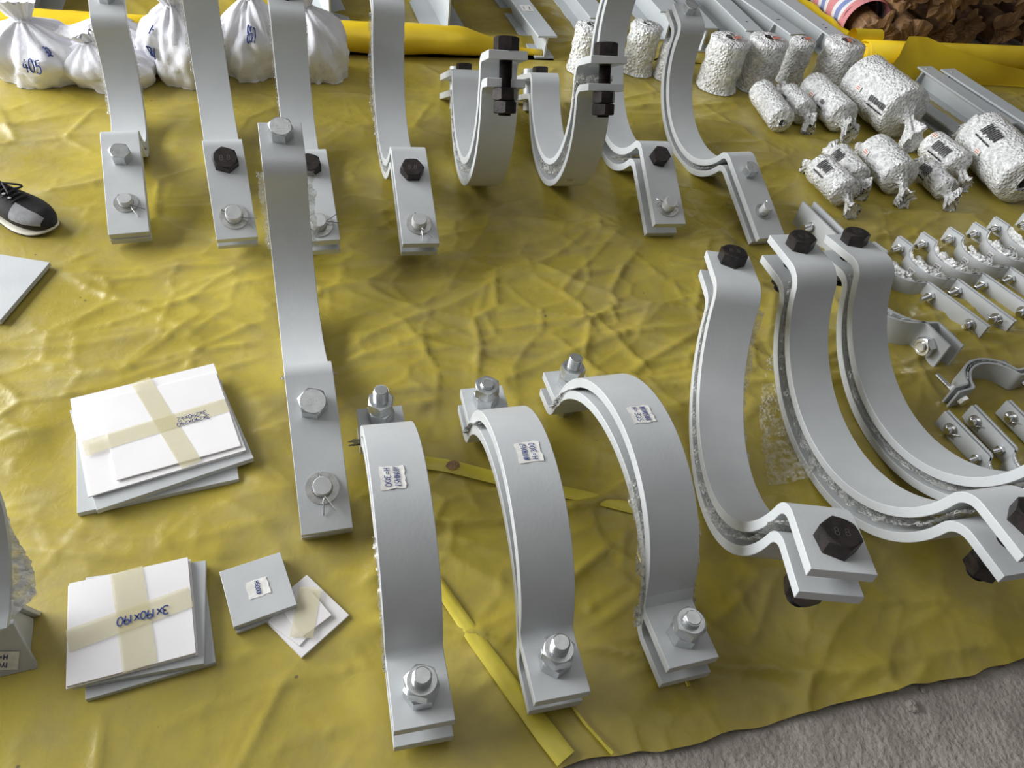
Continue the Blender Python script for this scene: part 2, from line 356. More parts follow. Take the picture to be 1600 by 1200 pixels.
PRESSED = [(-3,41,6),(-6,50,6),(-7,51,6),(-25,98,6),(-25,100,6),(-27,103,6),(18,51,6),(16,57,6),(15,58,6),(-4,107,6),(-7,115,6),(14,120,6),(13,121,6),(11,126,6),(51,99,7),(51,101,7),(50,105,7),(50,107,7),(50,112,7),(49,116,7),(49,118,7),(80,109,7),(79,111,7),(78,113,7),(78,115,7),(76,119,7),(76,121,7),(75,123,7),(74,125,7),(73,129,7),(98,123,6),(97,125,6),(96,128,6),(95,130,6),(95,132,6),(93,136,6),(92,138,6),(91,140,6),(90,142,6),(-30,76,6),(-47,115,6),(-48,116,6),(-48,118,6),(-50,121,6),(-51,124,6),(-52,126,6),(-53,129,6),(-54,132,6),(-106,150,6),(-125,188,6),(-127,191,6),(-128,194,6),(-129,195,6),(-130,198,6),(-131,201,6),(-132,202,6),(-134,206,6),(-96,189,6),(-97,191,6),(-99,195,6),(-100,197,6),(-101,199,6),(-102,201,6),(-103,203,6),(-105,205,6),(-107,209,6),(-72,191,6),(-73,192,6),(-74,196,6),(-76,199,6),(-77,203,6),(-79,206,6),(-80,209,6),(-47,205,6),(-48,206,6),(-49,210,6),(-51,213,6),(-51,215,6),(-52,217,6),(-53,219,6),(-54,222,6),(-55,224,6),(-55,226,6),(36,202,6),(24,237,6),(23,241,6),(22,243,6),(22,245,6),(20,249,6),(20,251,6),(19,252,6),(18,254,6),(17,258,6),(70,209,6),(54,244,6),(52,247,6),(51,250,6),(50,252,6),(48,255,6),(47,258,6),(45,261,6),(44,264,6),(43,266,6),(-25,213,6),(-26,217,6),(-27,219,6),(-28,223,6),(-42,266,6),(2,219,6),(1,222,6),(0,226,6),(-1,230,6),(-2,232,6),(-2,233,6),(-4,237,6),(-16,275,6),(-71,90,17),(-54,52,12),(-38,62,7),(-29,60,7),(-130,125,15),(-70,45,10),(-78,42,10),(-136,152,7),(-145,154,7),(78,314,5),(84,289,5),(81,302,5),(88,315,5),(94,300,5),(91,308,5),(100,325,6),(109,300,6),(105,313,6),(120,331,11),(133,304,11),(127,318,11),(93,258,5),(101,241,5),(97,250,5),(103,272,5),(108,256,5),(106,264,5),(116,277,7),(123,257,7),(120,267,7),(137,274,4),(142,260,4),(139,267,4),(143,294,6),(150,278,6),(147,286,6),(162,301,10),(170,268,10),(166,284,10),(61,323,9),(78,330,9),(94,343,6),(113,347,9),(4,313,7),(26,323,7),(38,322,6),(-176,228,16),(-152,233,14),(-164,250,13),(-134,246,12),(-114,257,10),(-93,266,12),(-55,320,10),(-65,342,10),(-75,365,10),(-85,387,10),(-96,410,10),(-106,432,10),(-102,308,9),(-113,330,9),(-124,351,9),(-135,372,9),(-146,394,9),(-157,415,9),(-198,259,8),(-206,279,8),(-214,298,8),(-223,318,8),(-231,338,8),(-239,357,8),(-15,319,7),(-25,343,4),(-38,370,4),(-50,396,4),(-62,422,4),(-75,448,4),(8,344,5),(2,358,5),(-4,372,5),(-11,386,5),(-17,400,5),(-23,414,5),(39,362,6),(34,374,6),(30,387,6),(25,399,6),(20,411,6),(16,423,6),(56,357,5),(51,368,5),(47,380,5),(43,392,5),(39,403,5),(34,415,5),(78,368,4),(72,384,4),(66,401,4),(59,417,4),(53,433,4),(47,450,4),(99,374,4),(91,390,4),(82,405,4),(73,421,4),(64,436,4),(55,452,4),(121,379,5),(112,397,5),(103,415,5),(94,433,5),(84,450,5),(75,468,5),(184,322,4),(179,331,4),(174,341,4),(169,350,4),(164,359,4),(159,369,4),(208,302,4),(201,316,4),(193,330,4),(185,344,4),(178,358,4),(170,371,4),(166,308,4),(161,316,4),(156,325,4),(152,333,4),(147,342,4),(142,350,4),(-316,199,7),(-306,203,7),(-296,207,7),(-285,211,7),(-275,215,7),(-264,220,7),(-254,224,7),(-243,228,7),(-233,232,7),(-223,236,7),(-212,240,7),(-202,245,7),(-191,249,7),(-181,253,7),(-171,257,7),(-160,261,7),(-150,265,7),(-139,270,7),(-129,274,7),(-119,278,7),(-108,282,7),(-98,286,7),(-87,290,7),(-77,294,7),(-67,299,7),(-56,303,7),(-46,307,7),(-35,311,7),(-25,315,7),(129,366,11),(140,370,11),(151,375,11),(163,379,11),(174,384,11),(186,389,11),(197,393,11),(209,398,11),(220,402,11),(232,407,11),(243,412,11),(254,416,11),(266,421,11),(277,425,11),(289,430,11),(300,434,11)]   # centimetres: x, y, radius of what stands on the sheet
for px_, py_, pr_ in PRESSED: FOOT.append((px_ / 100, py_ / 100, pr_ / 100))
# ------------------------------------------------------------------ yellow sheets on the floor (pressed flat where things stand)
main = build_sheet('plastic_sheet', -1.75, 4.0, .318, 3.02, .0075, 20, 'yellow_sheet'); tag(main, 'large wrinkled olive yellow plastic sheet the parts are laid out on', 'plastic sheet')
rear = build_sheet('plastic_sheet', -2.0, 2.72, 2.98, 5.4, .016, 60, 'back_sheet', edge=False, amp=1.6); tag(rear, 'yellow plastic sheet under the steel beams behind the roll', 'plastic sheet')
def strip(pts, w0, w1, z=.0065, seed=1):
    pts = np.array(pts, float); n = 40; t = np.linspace(0, 1, n); k = np.linspace(0, 1, len(pts)); x = np.interp(t, k, pts[:, 0]); y = np.interp(t, k, pts[:, 1]); d = np.stack([np.gradient(x), np.gradient(y)], 1); d /= np.linalg.norm(d, axis=1)[:, None]; nn = np.stack([-d[:, 1], d[:, 0]], 1); P = np.zeros((n, 7, 3))
    for j in range(7):
        f = j / 6 - .5; w = (w0 + (w1 - w0) * t) * (1 + .08 * perlin(t * 5, t * 0 + .5, seed)); P[:, j, 0] = x + nn[:, 0] * w * f; P[:, j, 1] = y + nn[:, 1] * w * f; P[:, j, 2] = .0062 + z * (1 - (2 * abs(f)) ** 4) * (.8 + .3 * perlin(t * 9, t * 0 + j * .4, seed + 1))
    mb = MB(); mb.grid(P); return mb.build('fold', 'fold_yellow', main, smooth=180)
strip([(-.085, .725), (.02, .615), (.12, .517), (.207, .437)], .026, .040, .004, seed=2)
strip([(.16, .575), (.235, .50), (.285, .46)], .004, .007, .004, seed=3)
strip([(-.25, .975), (-.10, .985), (.05, .975), (.20, .975), (.36, .965)], .034, .030, .005, seed=4)
strip([(.32, .86), (.37, .73), (.42, .60)], .006, .008, .004, seed=5)

# ------------------------------------------------------------------ pipe clamps
NM = ['R', 'wc', 'rf', 'xa', 'xb', 'd', 's', 'x', 'y', 'z', 'yaw', 'tilt', 'roll', 'W', 't']
BIG = {
'F1': [0.2289, -0.0451, 0.0301, 0.3549, 0.3113, 0.0555, -0.0061, -0.158, 0.7487, 0.0806, 0.3647, -0.0003, -0.007, 0.0969, 0.0203],
'F2': [0.2333, -0.0404, 0.0324, 0.3492, 0.3415, 0.0645, 0.009, 0.0558, 0.8255, 0.0907, 0.3628, -0.0, -0.0289, 0.095, 0.0212],
'F3': [0.2493, -0.0256, 0.0314, 0.3735, 0.349, 0.0514, -0.0045, 0.2518, 0.9441, 0.0812, 0.4138, -0.0147, 0.0053, 0.098, 0.0196],
'B1': [0.31, -0.0394, 0.0404, 0.4453, 0.4592, 0.0505, -0.0062, 0.4981, 1.0913, 0.3313, 0.1057, -0.0858, 0.0015, 0.1061, 0.0193],
'B2': [0.3132, -0.0382, 0.0482, 0.4522, 0.4648, 0.0581, -0.0014, 0.754, 1.1924, 0.3454, 0.3435, -0.0468, -0.0244, 0.1057, 0.0198],
'B3': [0.3153, -0.0167, 0.0391, 0.44, 0.4693, 0.0483, 0.004, 0.9362, 1.3171, 0.3592, 0.3594, -0.1669, -0.0243, 0.1025, 0.0209],
'L': [0.2408, -0.0154, 0.03, 0.5904, 0.3635, 0.027, -0.0007, -0.5114, 1.252, 0.2614, 0.4088, 0.395, 0.0117, 0.0972, 0.0199],
'R1': [0.2169, -0.0296, 0.0299, 0.5705, 0.36, 0.0195, -0.0025, -1.302, 1.9805, 0.2137, 0.4723, 0.3108, -0.0019, 0.0978, 0.0191],
'R2': [0.3016, 0.0102, 0.03, 0.5985, 0.4, 0.0386, 0.0008, -1.0095, 1.9926, 0.3547, 0.4648, 0.4879, 0.0135, 0.1014, 0.0191],
'R3': [0.2442, 0.0071, 0.0292, 0.5462, 0.37, 0.0395, -0.0029, -0.7596, 1.992, 0.2991, 0.4164, 0.3442, -0.0009, 0.1009, 0.0202],
'R4': [0.2762, -0.0363, 0.0294, 0.6059, 0.4, 0.0415, 0.0024, -0.511, 2.1607, 0.2905, 0.3578, 0.3375, 0.0148, 0.0991, 0.0193],
'R5': [0.2964, -0.031, 0.0396, 0.5884, 0.42, 0.0648, 0.0032, 0.2041, 2.4812, 0.3364, 0.3369, 0.4713, 0.0016, 0.1012, 0.0219],
'R6': [0.2596, -0.0355, 0.0338, 0.5855, 0.36, 0.0385, 0.0123, 0.4824, 2.5557, 0.2669, 0.4393, 0.3988, 0.0049, 0.0968, 0.0199],
'U1': [0.2651, 0.0023, 0.0295, 0.3909, 0.5864, 0.0634, 0.0179, -0.2684, 2.1836, 0.3525, 0.3095, -0.4953, -0.007, 0.0995, 0.0208],
'U2': [0.257, 0.0125, 0.0337, 0.3991, 0.56, 0.0659, 0.0142, -0.0198, 2.2971, 0.3425, 0.3071, -0.4935, -0.0269, 0.0982, 0.0181]}

def profile(R, wc, rf, xa, xb, n=44, m=9):
    xc = math.sqrt(max((R + rf) ** 2 - (rf - wc) ** 2, 1e-6)); th = math.atan2(rf - wc, xc)
    xa = max(xa, xc + 0.004); xb = max(xb, xc + 0.004)
    P = [(-xa, 0)]; N = [(0, -1)]
    for a in np.linspace(-math.pi / 2, -th, m): P.append((-xc + rf * math.cos(a), rf + rf * math.sin(a))); N.append((math.cos(a), math.sin(a)))
    for a in np.linspace(math.pi - th, th, n)[1:-1]: P.append((R * math.cos(a), wc + R * math.sin(a))); N.append((-math.cos(a), -math.sin(a)))
    for a in np.linspace(math.pi + th, 1.5 * math.pi, m): P.append((xc + rf * math.cos(a), rf + rf * math.sin(a))); N.append((math.cos(a), math.sin(a)))
    P.append((xb, 0)); N.append((0, -1))
    return np.array(P), np.array(N)

class Clamp:
    """a nested pair of bent flat-bar half clamps. local axes: w across the bar, u along the chord, n out of the visible face"""
    def __init__(s, name, p, bulge, edge=False, mat='grey_paint'):
        s.q = q = dict(zip(NM, p)); s.b = bulge; s.edge = edge; s.mat = mat
        s.root = empty(name, (q['x'], q['y'], 0), 0 if edge else q['yaw'])
        if edge:
            c, sn = math.cos(q['yaw']), math.sin(q['yaw']); s.M = np.array([[0, c, -sn], [0, sn, c], [1, 0, 0]]); s.T = np.array([0, 0, q['W'] / 2])
        else:
            s.M = rotx(q['tilt']) @ roty(q['roll']); s.T = np.array([0, 0, q['z']])
        s.P, s.N = profile(q['R'], q['wc'], q['rf'], q['xa'], q['xb'])
        off = q['t'] + 0.0012; R = q['R']
        off = max(0.0, off - 0.0)
        s.spread = lambda u: off * np.clip(u / R, -1, 1)
        s.P2, s.N2 = profile(q['R'], q['wc'], q['rf'], q['xa'] - off - q['s'], q['xb'] - off + q['s'])
    def loc(s, X): return np.asarray(X) @ s.M.T + s.T
    def surf(s, lay, side):
        q = s.q; sg = side * (1 if s.b < 0 else -1)
        P, N = (s.P, s.N) if lay == 1 else (s.P2, s.N2)
        Q = P + N * sg * q['t'] / 2
        u = Q[:, 0].copy(); n = s.b * Q[:, 1]
        if lay == 2: u = u + s.spread(P[:, 0]); n = n - q['d']
        return u, n
    def straps(s):
        q = s.q; out = []
        for lay in (1, 2):
            ut, nt = s.surf(lay, 1); ub, nb = s.surf(lay, -1); W = q['W'] / 2; k = len(ut)
            rings = [[(-W, ut[i], nt[i]), (W, ut[i], nt[i]), (W, ub[i], nb[i]), (-W, ub[i], nb[i])] for i in range(k)]
            mb = MB(); P = s.loc(np.array(rings)); mb.grid(P, close_v=True); mb.f.append((0, 1, 2, 3)); mb.f.append(tuple(4 * (k - 1) + i for i in (3, 2, 1, 0)))
            out.append(mb.build('strap', s.mat, s.root, smooth=28, bevel=min(0.0011, q['t'] * 0.12)))
        s.strap1, s.strap2 = out; return out
    def axis(s, u, w=0.0): return s.M, s.loc((w, u, 0.0))
    def gap(s): return s.q['d']
    def bolt(s, u, af=0.036, hh=0.0, mat='black_oxide', up=True, nuts=1, tip=0.012, ang=0.2, mark=None, w=0.0, shank=None, thin=False):
        """head on the +n side if up, else nuts and stud end on the +n side"""
        q = s.q; M, T = s.axis(u, w); t = q['t'] / 2; d = q['d']; sg = 1 if up else -1
        hh = hh or af * 0.62; r = shank or af * 0.31
        # in a frame where z = head direction. faces of the two bars: head face and nut face
        Fm = M @ (np.eye(3) if up else np.diag([1, -1, -1]))
        head0 = t if up else d + t; nut0 = -(d + t) if up else -t
        b = MB(); ra = af / math.sqrt(3)
        b.hexagon(af, head0, head0 + hh, Fm, T, ang)
        end = nut0 - nuts * af * 0.55 - tip
        prof = [(r, head0)]
        z = nut0 + (head0 - nut0) * 0.75
        prof.append((r, z))
        step = 0.0022
        while z > end + 0.003: prof += [(r * 0.90, z - step * 0.5), (r, z - step)]; z -= step
        prof += [(r * 0.93, end + 0.0015), (r * 0.82, end)]
        b.lathe(prof[::-1], 16, Fm, T)
        o = b.build('bolt', mat, s.root, smooth=22)
        for k in range(nuts):
            z1 = nut0 - k * af * 0.56 - 0.0005; z0 = z1 - af * 0.54
            nb_ = MB(); a2 = ang + 0.35 * (k + 1)
            nb_.hexagon(af, z0, z1, Fm, T, a2, True, True)
            nb_.build('nut', mat, o, smooth=22)
        if mark and up:
            st, _ = text_strokes(mark, af * 0.26, seed=3)
            ribbon(st, 0.0013, lambda x, y: Fm @ np.array((x, y, head0 + hh + 0.0004)) + T).build('head_marking', 'marking_' + ('dark' if mat == 'black_oxide' else 'light'), o, smooth=None)
        return o
    def pin(s, u, r=0.0165, h=0.022, mat='pin_grey', ang=-0.6, low=0.035, w=0.0, split=0.035, washer=1.75):
        q = s.q; M, T = s.axis(u, w); t = q['t'] / 2; d = q['d']
        b = MB(); b.lathe([(r * .92, -(d + t + low)), (r, -(d + t + low) + .002), (r, t + h - .002), (r * .93, t + h)], 22, M, T); o = b.build('pin', mat, s.root, smooth=35)
        wm = MB(); R1 = r * washer; wm.lathe([(r * 1.08, t), (r * 1.08, t + 0.003), (R1, t + 0.003), (R1, t)], 26, M, T, caps=False); wm.build('washer', 'washer_steel', o, smooth=30)
        cm = MB(); z = t + h * 0.42; ca, sa = math.cos(ang), math.sin(ang); ct, sn = np.array([ca, sa, 0]), np.array([-sa, ca, 0])
        for k in (-1, 1):
            pts = [(-r * 1.35) * ct + (0, 0, z + .001 * k), (r * 1.0) * ct + (0, 0, z + .001 * k), (r * 1.5) * ct + sn * .004 * k + (0, 0, z), (r * 1.0 + split) * ct + sn * (.010 + .006 * (k > 0)) * k + (0, 0, z - .004 + .003 * k)]
            cm.tube([M @ p + T for p in pts], 0.0013, 6)
        cm.lathe([(0.0036, -.0012), (0.0036, .0012)], 8, M @ frame(ct), T + M @ (np.array([-r * 1.45 * ca, -r * 1.45 * sa, z])))
        cm.build('split_pin', 'wire_steel', o, smooth=40); return o
    def wrap(s, f0, f1, wl, wr, seed, mat='bubble_wrap', jag=0.5, pos=0.5, name='bubble_wrap', th=None):
        """crumpled bubble film between the bars from profile fraction f0 to f1, sticking out wl / wr past the edges"""
        q = s.q; u1, n1 = s.surf(1, -1); u2, n2 = s.surf(2, 1)
        k = len(u1); fr = np.linspace(f0, f1, 70) * (k - 1); W = q['W'] / 2
        U1 = np.interp(fr, np.arange(k), u1); N1 = np.interp(fr, np.arange(k), n1); U2 = np.interp(fr, np.arange(k), u2); N2 = np.interp(fr, np.arange(k), n2)
        m = 13; P = np.zeros((70, m, 3)); ii = np.arange(70)
        el = wl * (1 - jag + jag * (perlin(ii * .13, ii * 0 + .5, seed) + .6)) + 0.003 * perlin(ii * .9, ii * 0, seed + 1); er = wr * (1 - jag + jag * (perlin(ii * .13, ii * 0 + 3.5, seed) + .6)) + 0.003 * perlin(ii * .9, ii * 0 + 4, seed + 1)
        for j in range(m):
            f = j / (m - 1); a = pos + 0.36 * perlin(ii * .35, ii * 0 + j * 1.1, seed + 2)
            a = np.clip(a, 0.08, 0.92)
            P[:, j, 0] = -(W + el) + f * (2 * W + el + er); P[:, j, 1] = U1 + (U2 - U1) * a; P[:, j, 2] = N1 + (N2 - N1) * a
            e = np.clip(abs(f - .5) * 2 - .8, 0, .2) / .2
            P[:, j, 2] += e * 0.004 * perlin(ii * .5, ii * 0 + j, seed + 4)
        mb = MB(); mb.grid(s.loc(P)); return mb.build(name, mat, s.root, smooth=180)
    def on_face(s, uc, w0, lay=1, side=1):
        """map (along, across) metres to the bar face near chord position uc (arc part). along = +u"""
        u, n = s.surf(lay, side); seg = np.hypot(np.diff(u), np.diff(n)); L = np.concatenate([[0], np.cumsum(seg)])
        k = len(u); lo, hi = 10, k - 10
        i = lo + int(np.argmin(abs(u[lo:hi] - uc))); Lc = L[i]
        nu = -np.gradient(n, L); nn = np.gradient(u, L)
        def f(al, ac, off=0.0006):
            x = Lc + al; uu = np.interp(x, L, u); n0 = np.interp(x, L, n); a = np.interp(x, L, nu); b = np.interp(x, L, nn); sg = side
            return s.loc((w0 + ac, uu + a * off * sg, n0 + b * off * sg))
        return f
    def label(s, uc, w0, la, lw, lines, flip=1, lay=1, side=1, h=0.0110, seed=1, ink='ink_blue', gap=0.016):
        f = s.on_face(uc, w0, lay, side); mb = MB()
        na, nw = 8, 6; r = random.Random(seed); P = np.zeros((na, nw, 3))
        for i in range(na):
            for j in range(nw):
                al = (i / (na - 1) - .5) * la; ac = (j / (nw - 1) - .5) * lw
                if i in (0, na - 1): al += r.uniform(-.0018, .0018)
                if j in (0, nw - 1): ac += r.uniform(-.0015, .0015)
                P[i, j] = f(al, ac, 0.0007 + (0.0011 * r.random() if (i in (0, na - 1) or j in (0, nw - 1)) else 0))
        mb.grid(P); o = mb.build('sticker', 'sticker', s.root, smooth=180); ink_mb = MB()
        for k, tx in enumerate(lines):
            st, Wt = text_strokes(tx, h, seed=seed + k)
            sc = min(1.0, la * 0.86 / max(Wt, 1e-6)); oy = (len(lines) - 1) / 2 * gap - k * gap
            # reading direction: flip=1 toward -u with tops toward +w ; flip=-1 toward +u with tops toward -w
            ribbon([[(x * sc, y + oy) for x, y in q_] for q_ in st], 0.0013 if h > .008 else .0009, lambda x, y: f(-x * flip, y * flip, 0.0021), ink_mb)
        ink_mb.build('handwriting', ink, o, smooth=None); return o
simple('marking_dark', (0.09, 0.08, 0.075), (0.14, 0.12, 0.11), 0.4, 0.3)
simple('marking_light', (0.72, 0.72, 0.73), (0.8, 0.8, 0.8), 0.3, 0.8)

def feet(c):
    """remember where a clamp presses on the sheet"""
    q = c.q; u, n = c.surf(2, -1)
    X = c.loc(np.stack([np.zeros_like(u), u, n], -1)) @ rotz(0 if c.edge else q['yaw']).T + np.array([q['x'], q['y'], 0])
    for p in X:
        if p[2] < 0.02: FOOT.append((p[0], p[1], q['W'] * .62))
CL = {}
def big(key, bulge, label, group):
    c = Clamp('pipe_clamp', BIG[key], bulge); c.straps(); tag(c.root, label, 'clamp', group); CL[key] = c; feet(c); return c
gF = 'two-bolt pipe clamps lying like bridges'; gB = 'large pipe clamps with black bolts'; gR = 'three-bolt pipe clamps in the back row'
# three bridges in front
c = big('F1', 1, 'grey bridge-shaped pipe clamp standing leftmost of the front three, marked H=300', gF)
c.bolt(0.283, 0.050, mat='zinc', up=False, nuts=2, tip=0.030, ang=.5); c.bolt(-0.305, 0.050, mat='zinc', up=False, nuts=2, tip=0.020, ang=.2)
c.label(-0.007, -0.012, 0.046, 0.042, ['A0YH0457', 'H=300'], 1, seed=4); c.wrap(.80, .90, .022, .002, 3, 'bubble_dense'); c.wrap(.06, .40, .005, .002, 13)
mbk = MB(); 
c = big('F2', 1, 'grey bridge-shaped pipe clamp in the middle of the front three, wrinkled sticker', gF)
c.bolt(0.297, 0.050, mat='zinc', up=False, nuts=2, tip=0.005, ang=.5); c.bolt(-0.291, 0.050, mat='zinc', up=False, nuts=2, tip=0.024, ang=.8)
c.label(0.011, 0.004, 0.044, 0.044, ['101YH0457', 'H=300'], -1, seed=7); c.wrap(.70, .93, .012, .002, 5, 'bubble_dense')
c = big('F3', 1, 'grey bridge-shaped pipe clamp rightmost of the front three, marked H=335', gF)
c.bolt(0.304, 0.050, mat='zinc', up=False, nuts=2, tip=0.030, ang=.3); c.bolt(-0.322, 0.050, mat='zinc', up=False, nuts=2, tip=0.012, ang=.6)
c.label(0.005, -0.004, 0.042, 0.044, ['10YH0508', 'H=335'], 1, seed=9); c.wrap(.70, .93, .006, .004, 8, 'bubble_dense'); c.wrap(.06, .40, .016, .014, 9)
# three big cups on the right
c = big('B1', -1, 'large grey cup-shaped pipe clamp with black bolts, nearest of the right three', gB)
c.bolt(0.421, 0.058, mat='black_oxide', ang=.05, mark='8.8', hh=.030); c.bolt(-0.393, 0.058, mat='black_oxide', ang=.15, mark='8.8', hh=.030, tip=.022, nuts=2)
c.wrap(.08, .42, .012, .03, 21); c.wrap(.42, .88, .004, .022, 22)
c = big('B2', -1, 'large grey cup-shaped pipe clamp in the middle of the right three', gB)
c.bolt(0.412, 0.058, mat='black_oxide', ang=.1, mark='8.8', hh=.030, tip=.02); c.bolt(-0.393, 0.058, mat='black_oxide', ang=.25, mark='8.8', hh=.030, tip=.018, nuts=2)
c.wrap(.08, .50, .003, .01, 24); c.wrap(.48, .93, .003, .012, 25)
c = big('B3', -1, 'large grey cup-shaped pipe clamp, farthest of the right three', gB)
c.bolt(0.422, 0.058, mat='black_oxide', ang=.0, mark='8.8', hh=.030, tip=.02); c.bolt(-0.385, 0.058, mat='black_oxide', ang=.25, hh=.030, tip=.02)
c.wrap(.10, .93, .003, .006, 27)
# lone long clamp
c = big('L', -1, 'long grey pipe clamp with silver bolts standing alone left of centre', gR)
c.bolt(0.329, 0.050, mat='zinc', ang=.25, mark='8.8'); c.bolt(-0.335, 0.053, mat='zinc', ang=.2, mark='5.8'); c.pin(-0.505, .0185, .022, ang=-1.45)
c.wrap(.20, .26, .008, .016, 31, jag=.8); c.wrap(.66, .90, .016, .022, 32)
# back row
c = big('R1', -1, 'grey pipe clamp leftmost of the back row, silver bolt', gR); c.bolt(-0.319, 0.049, mat='zinc', ang=.35, mark='8.8'); c.pin(-0.473, .0175, .022, ang=-.9); c.bolt(0.30, .043, mat='zinc'); c.wrap(.55, .9, .012, .004, 41)
c = big('R2', -1, 'grey pipe clamp second from left in the back row, black bolt', gR); c.bolt(-0.377, 0.060, mat='black_oxide', ang=.15, mark='8.8', hh=.024); c.pin(-0.537, .021, .026, ang=-.5, washer=1.7); c.bolt(0.355, .054); c.wrap(.6, .9, .010, .004, 42)
c = big('R3', -1, 'grey pipe clamp third from left in the back row, half hidden behind the long clamp', gR); c.bolt(-0.315, 0.054, mat='black_oxide', ang=.1, hh=.024); c.pin(-0.499, .021, .024, ang=.2); c.bolt(0.325, .054); c.wrap(.6, .9, .006, .004, 43)
c = big('R4', -1, 'grey pipe clamp fourth from left in the back row, black bolt and washer pin', gR); c.bolt(-0.370, 0.058, mat='black_oxide', ang=.55, mark='8.8', hh=.024); c.pin(-0.544, .020, .026, ang=-1.3, washer=1.7); c.bolt(0.35, .054); c.wrap(.5, .9, .014, .006, 44); c.wrap(.2, .5, .003, .003, 45)
c = big('R5', -1, 'grey pipe clamp just right of the two U-shaped ones, black bolt', gR); c.bolt(-0.364, 0.054, mat='black_oxide', ang=.3, hh=.026); c.pin(-0.530, .020, .034, ang=2.8, washer=1.75, split=.02); c.bolt(0.375, .054); c.wrap(.19, .30, .003, .003, 46)
c = big('R6', -1, 'grey pipe clamp at the right end of the back row, silver bolts', gR); c.bolt(-0.343, 0.044, mat='zinc', ang=.4, mark='8.8', hh=.028); c.pin(-0.491, .0165, .034, ang=.6, washer=1.7, split=.016); c.bolt(0.329, .046, mat='zinc', ang=.35, hh=.028); c.wrap(.19, .34, .004, .003, 47)
c = big('U1', -1, 'U-shaped grey pipe clamp with black bolts, left of the two', gR); c.bolt(-0.362, .056, mat='black_oxide', ang=.2, hh=.034, nuts=2, tip=.006); c.bolt(0.331, .046, mat='black_oxide', hh=.022, ang=.2); c.pin(0.54, .020, .026); c.wrap(.45, .8, .003, .012, 48)
c = big('U2', -1, 'U-shaped grey pipe clamp with brown black bolts, right of the two', gR); c.bolt(-0.368, .054, mat='black_oxide', ang=.2, hh=.034, nuts=2, tip=.006); c.bolt(0.331, .046, mat='black_oxide', hh=.022, ang=.2); c.pin(0.50, .020, .026); c.wrap(.30, .62, .002, .004, 49); c.wrap(.05, .2, .004, .004, 50)
c.label(-0.12, -0.012, 0.020, 0.030, [], 1, lay=2, side=-1)
lf = c.on_face(-0.12, -0.012, 2, -1)
mb = MB()
for k, tx in enumerate(['10YH0451', 'H=200']):
    st, Wt = text_strokes(tx, .006, seed=k); ribbon([[(x * .85, y + .004 - .008 * k) for x, y in s_] for s_ in st], .001, lambda x, y: lf(-y, x, .0018), mb)
mb.build('handwriting', 'ink_black', c.root, smooth=None)

# small clamps standing on edge, right
gC = 'small three-bolt pipe clamps standing on edge in a row'
ROW = [(1.144, 2.038), (1.236, 2.094), (1.334, 2.157), (1.444, 2.224), (1.549, 2.289), (1.643, 2.356), (1.768, 2.424), (1.907, 2.502)]
names = ['first', 'second', 'third', 'fourth', 'fifth', 'sixth', 'seventh', 'eighth']
for i, (x, y) in enumerate(ROW):
    p = dict(R=.081, wc=-.003, rf=.012, xa=.296, xb=.148, d=.0125, s=0, x=x, y=y, z=0, yaw=2.25 + random.uniform(-.02, .02), tilt=0, roll=0, W=.05, t=.006)
    if i == 0: p.update(R=.072, xb=.138, d=.0105, yaw=2.257, x=1.132, y=2.037, W=.054)
    if i == 1: p.update(yaw=2.225, x=1.2375, y=2.099)
    c = Clamp('small_pipe_clamp', [p[k] for k in NM], 1, edge=True); c.straps()
    tag(c.root, 'small grey pipe clamp on edge, %s in the row from the large cup clamps' % names[i], 'clamp', gC); feet(c)
    c.bolt(-.112, .025, mat='bright_zinc', up=False, nuts=1, tip=.038, shank=.0082, ang=.4); c.bolt(.118, .025, mat='bright_zinc', up=False, nuts=1, tip=.032, shank=.0082, ang=.7)
    c.pin(-.252, .0095, .026, mat='bright_zinc', ang=-2.4 + i, washer=2.0, low=.012, split=.016)
    c.wrap(.20, .80, .002, .012 + .006 * (i % 3), 60 + i, 'bubble_dense', jag=.7)
    # loose film puffing out behind the arc
    q = c.q; k = 26; P = np.zeros((k, 7, 3)); ii = np.arange(k)
    for j in range(7):
        f = j / 6; ang_ = np.linspace(2.35, .75, k); rr_ = q['R'] - .016 - .024 * f * (1 + .6 * perlin(ii * .4, ii * 0 + j * .8, 70 + i)); P[:, j, 0] = q['W'] * (.46 + .16 * math.sin(f * 3.0)) + .003 * perlin(ii * .9, ii * 0 + j * .9, 80 + i) - .03 * max(0, f - .6)
        P[:, j, 1] = np.cos(ang_) * rr_; P[:, j, 2] = np.sin(ang_) * rr_ - .012
    mbp = MB(); mbp.grid(c.loc(P)); mbp.build('bubble_wrap', 'bubble_dense', c.root, smooth=180)
    if 0 < i < 7: c.label(.012, .002, .024, .022, ['H=110', '10YH06'], 1, h=.005, gap=.0075, seed=20 + i)
# medium clamp behind the big cups
p = dict(R=.120, wc=.006, rf=.014, xa=.221, xb=.472, d=.041, s=-.007, x=1.040, y=1.834, z=0, yaw=2.054, tilt=0, roll=0, W=.088, t=.008)
c = Clamp('medium_pipe_clamp', [p[k] for k in NM], 1, edge=True); c.straps(); tag(c.root, 'medium grey pipe clamp on edge behind the large cups, one locknut showing', 'clamp'); feet(c)
c.bolt(-.172, .050, mat='bright_zinc', up=False, nuts=1, tip=.005, ang=.2); c.bolt(.225, .040, mat='bright_zinc', up=False, nuts=1, tip=.016); c.pin(.39, .013, .034, mat='bright_zinc', ang=2.6, washer=1.3, low=.01, split=.014); c.wrap(.2, .8, .0, .004, 90)
